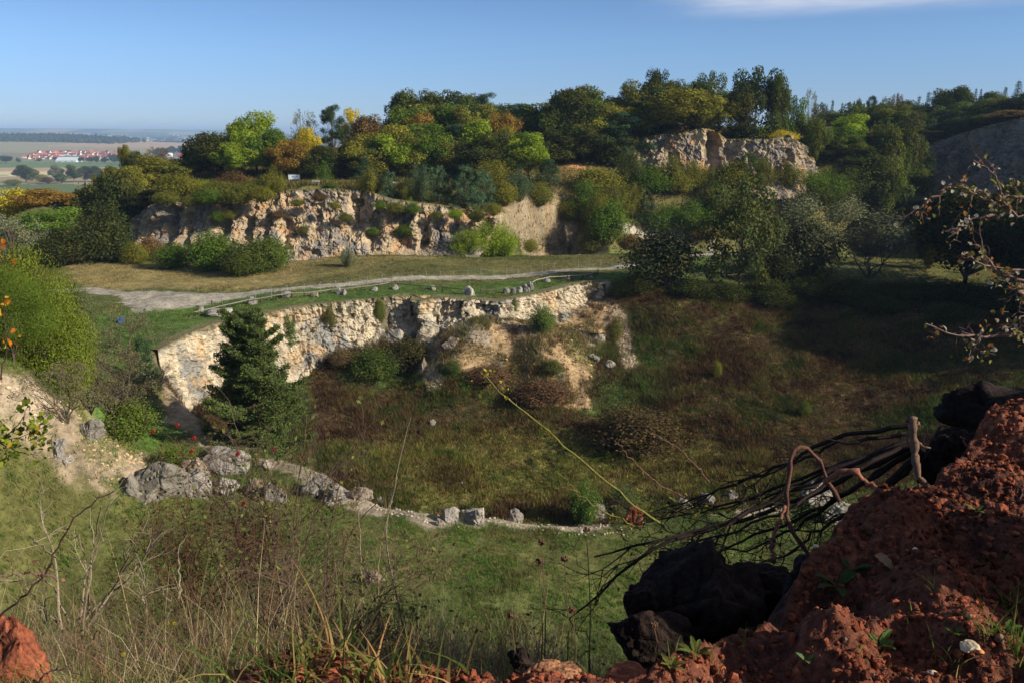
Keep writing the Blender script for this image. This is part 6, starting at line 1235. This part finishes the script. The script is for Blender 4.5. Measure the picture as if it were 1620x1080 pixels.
sprig('leafy_branch', [[(-60,700,4.6),(-20,702,4.6),(20,695,4.6),(60,680,4.6),(80,668,4.6)],[(0,700,4.6),(30,670,4.6),(44,640,4.6)],[(0,700,4.6),(30,715,4.6),(60,720,4.6)]], [(20,690,4.6,22,16,70),(60,678,4.6,12,12,40),(44,645,4.6,4,8,14),(64,705,4.6,10,10,26),(22,720,4.6,14,8,26),(76,664,4.6,5,4,8)], .040, YL, 'yellow green leafy branch hanging in from the left border', 'branch')
OL = [srgb(214, 160, 40), srgb(196, 120, 40), srgb(210, 180, 60), srgb(180, 96, 40)]
sprig('leafy_branch', [[(-40,600,3.6),(0,560,3.6),(8,520,3.6),(6,470,3.6)],[(-40,420,3.6),(0,412,3.6),(20,414,3.6)],[(2,600,3.6),(10,545,3.6),(18,500,3.6)]], [(4,480,3.6,3,10,7),(10,412,3.6,8,6,9),(4,500,3.6,3,10,6),(10,540,3.6,8,6,7),(22,541,3.6,4,3,3),(2,395,3.6,3,6,4)], .03, OL, 'sprig with glowing orange leaves at the left border', 'branch')
RB_ = [srgb(176, 150, 120), srgb(150, 140, 70), srgb(160, 110, 60), srgb(196, 186, 160), srgb(120, 124, 60)]
def rbranch(stems, label, n, r=.0065, dens=1.0):
    L0 = np.array(P(*stems[0][0])); e = empty('thorn_branch', L0); m = MB(); tp = []
    for st in stems:
        p = path3(st, 18, .005)-L0; m.tube(p, rad(p, r, r*.4), 6, srgb(128, 104, 92))
        for i in range(2, 18):
            if rng.random() < .5*dens: d = p[i]-p[i-1]; d = d/np.linalg.norm(d)*.5+unit(1)[0]; twigs(m, p[i], d/np.linalg.norm(d), .05, .002, 1, srgb(118, 92, 80), .6, 0, tp)
            tp.append(p[i])
    m.build('twig', M_twig, e); tp = np.array(tp); tp = tp[rng.integers(0, len(tp), n)]+rng.normal(size=(n, 3))*.012; m = MB()
    for c_ in tp: V, Q = leafshape(.024*rng.uniform(.5, 1.2), .017, 3, .5); m.add(V @ np.linalg.qr(rng.normal(size=(3, 3)))[0]+c_, Q, None, np.array(RB_[rng.integers(5)])*rng.uniform(.6, 1.2))
    m.build('leaves', M_fleaf, e); tag(e, label, 'branch', 'thorn branches reaching in from the right')
rbranch([[(1700,350,3.3),(1620,342,3.3),(1590,335,3.3),(1560,312,3.3),(1512,290,3.3),(1500,292,3.3)],[(1595,338,3.3),(1585,300,3.3),(1570,270,3.3),(1540,254,3.3)],[(1512,290,3.3),(1480,310,3.3),(1440,338,3.3)],[(1590,337,3.3),(1552,345,3.3),(1520,358,3.3),(1495,366,3.3)],[(1620,312,3.3),(1580,312,3.3),(1545,302,3.3),(1512,292,3.3)]], 'pale barked thorn branch with yellow and white leaves at the upper right', 130)
rbranch([[(1700,400,3.3),(1620,430,3.3),(1585,430,3.3),(1555,405,3.3),(1553,380,3.3)],[(1620,445,3.3),(1570,425,3.3),(1530,408,3.3)],[(1690,480,3.3),(1640,470,3.3),(1600,440,3.3)],[(1660,500,3.3),(1610,460,3.3),(1595,448,3.3)]], 'thorn branch hanging below the upper one at the right border', 120)
rbranch([[(1700,540,3.1),(1640,528,3.1),(1590,534,3.1),(1545,532,3.1),(1500,530,3.1),(1464,512,3.1)],[(1552,528,3.1),(1538,552,3.1)],[(1690,490,3.1),(1620,500,3.1),(1590,520,3.1)]], 'lowest thorn branch crossing the shaded slope at the right', 80)

# ------------------------------------------------------------------ haze
hb = MB(); hb.box((0, 12500, 0), (40000, 26500, 220)); 
hm, hn, hl = new_mat('haze_air'); ho = hn.new('ShaderNodeOutputMaterial'); pv = hn.new('ShaderNodeVolumePrincipled'); hl.new(pv.outputs[0], ho.inputs['Volume'])
pv.inputs['Color'].default_value = (.50, .71, .98, 1); pv.inputs['Density'].default_value = 0.9e-4; pv.inputs['Anisotropy'].default_value = 0
hz_o = hb.build('haze', hm); tag(hz_o, 'thin blue autumn haze over the valley', kind='stuff')
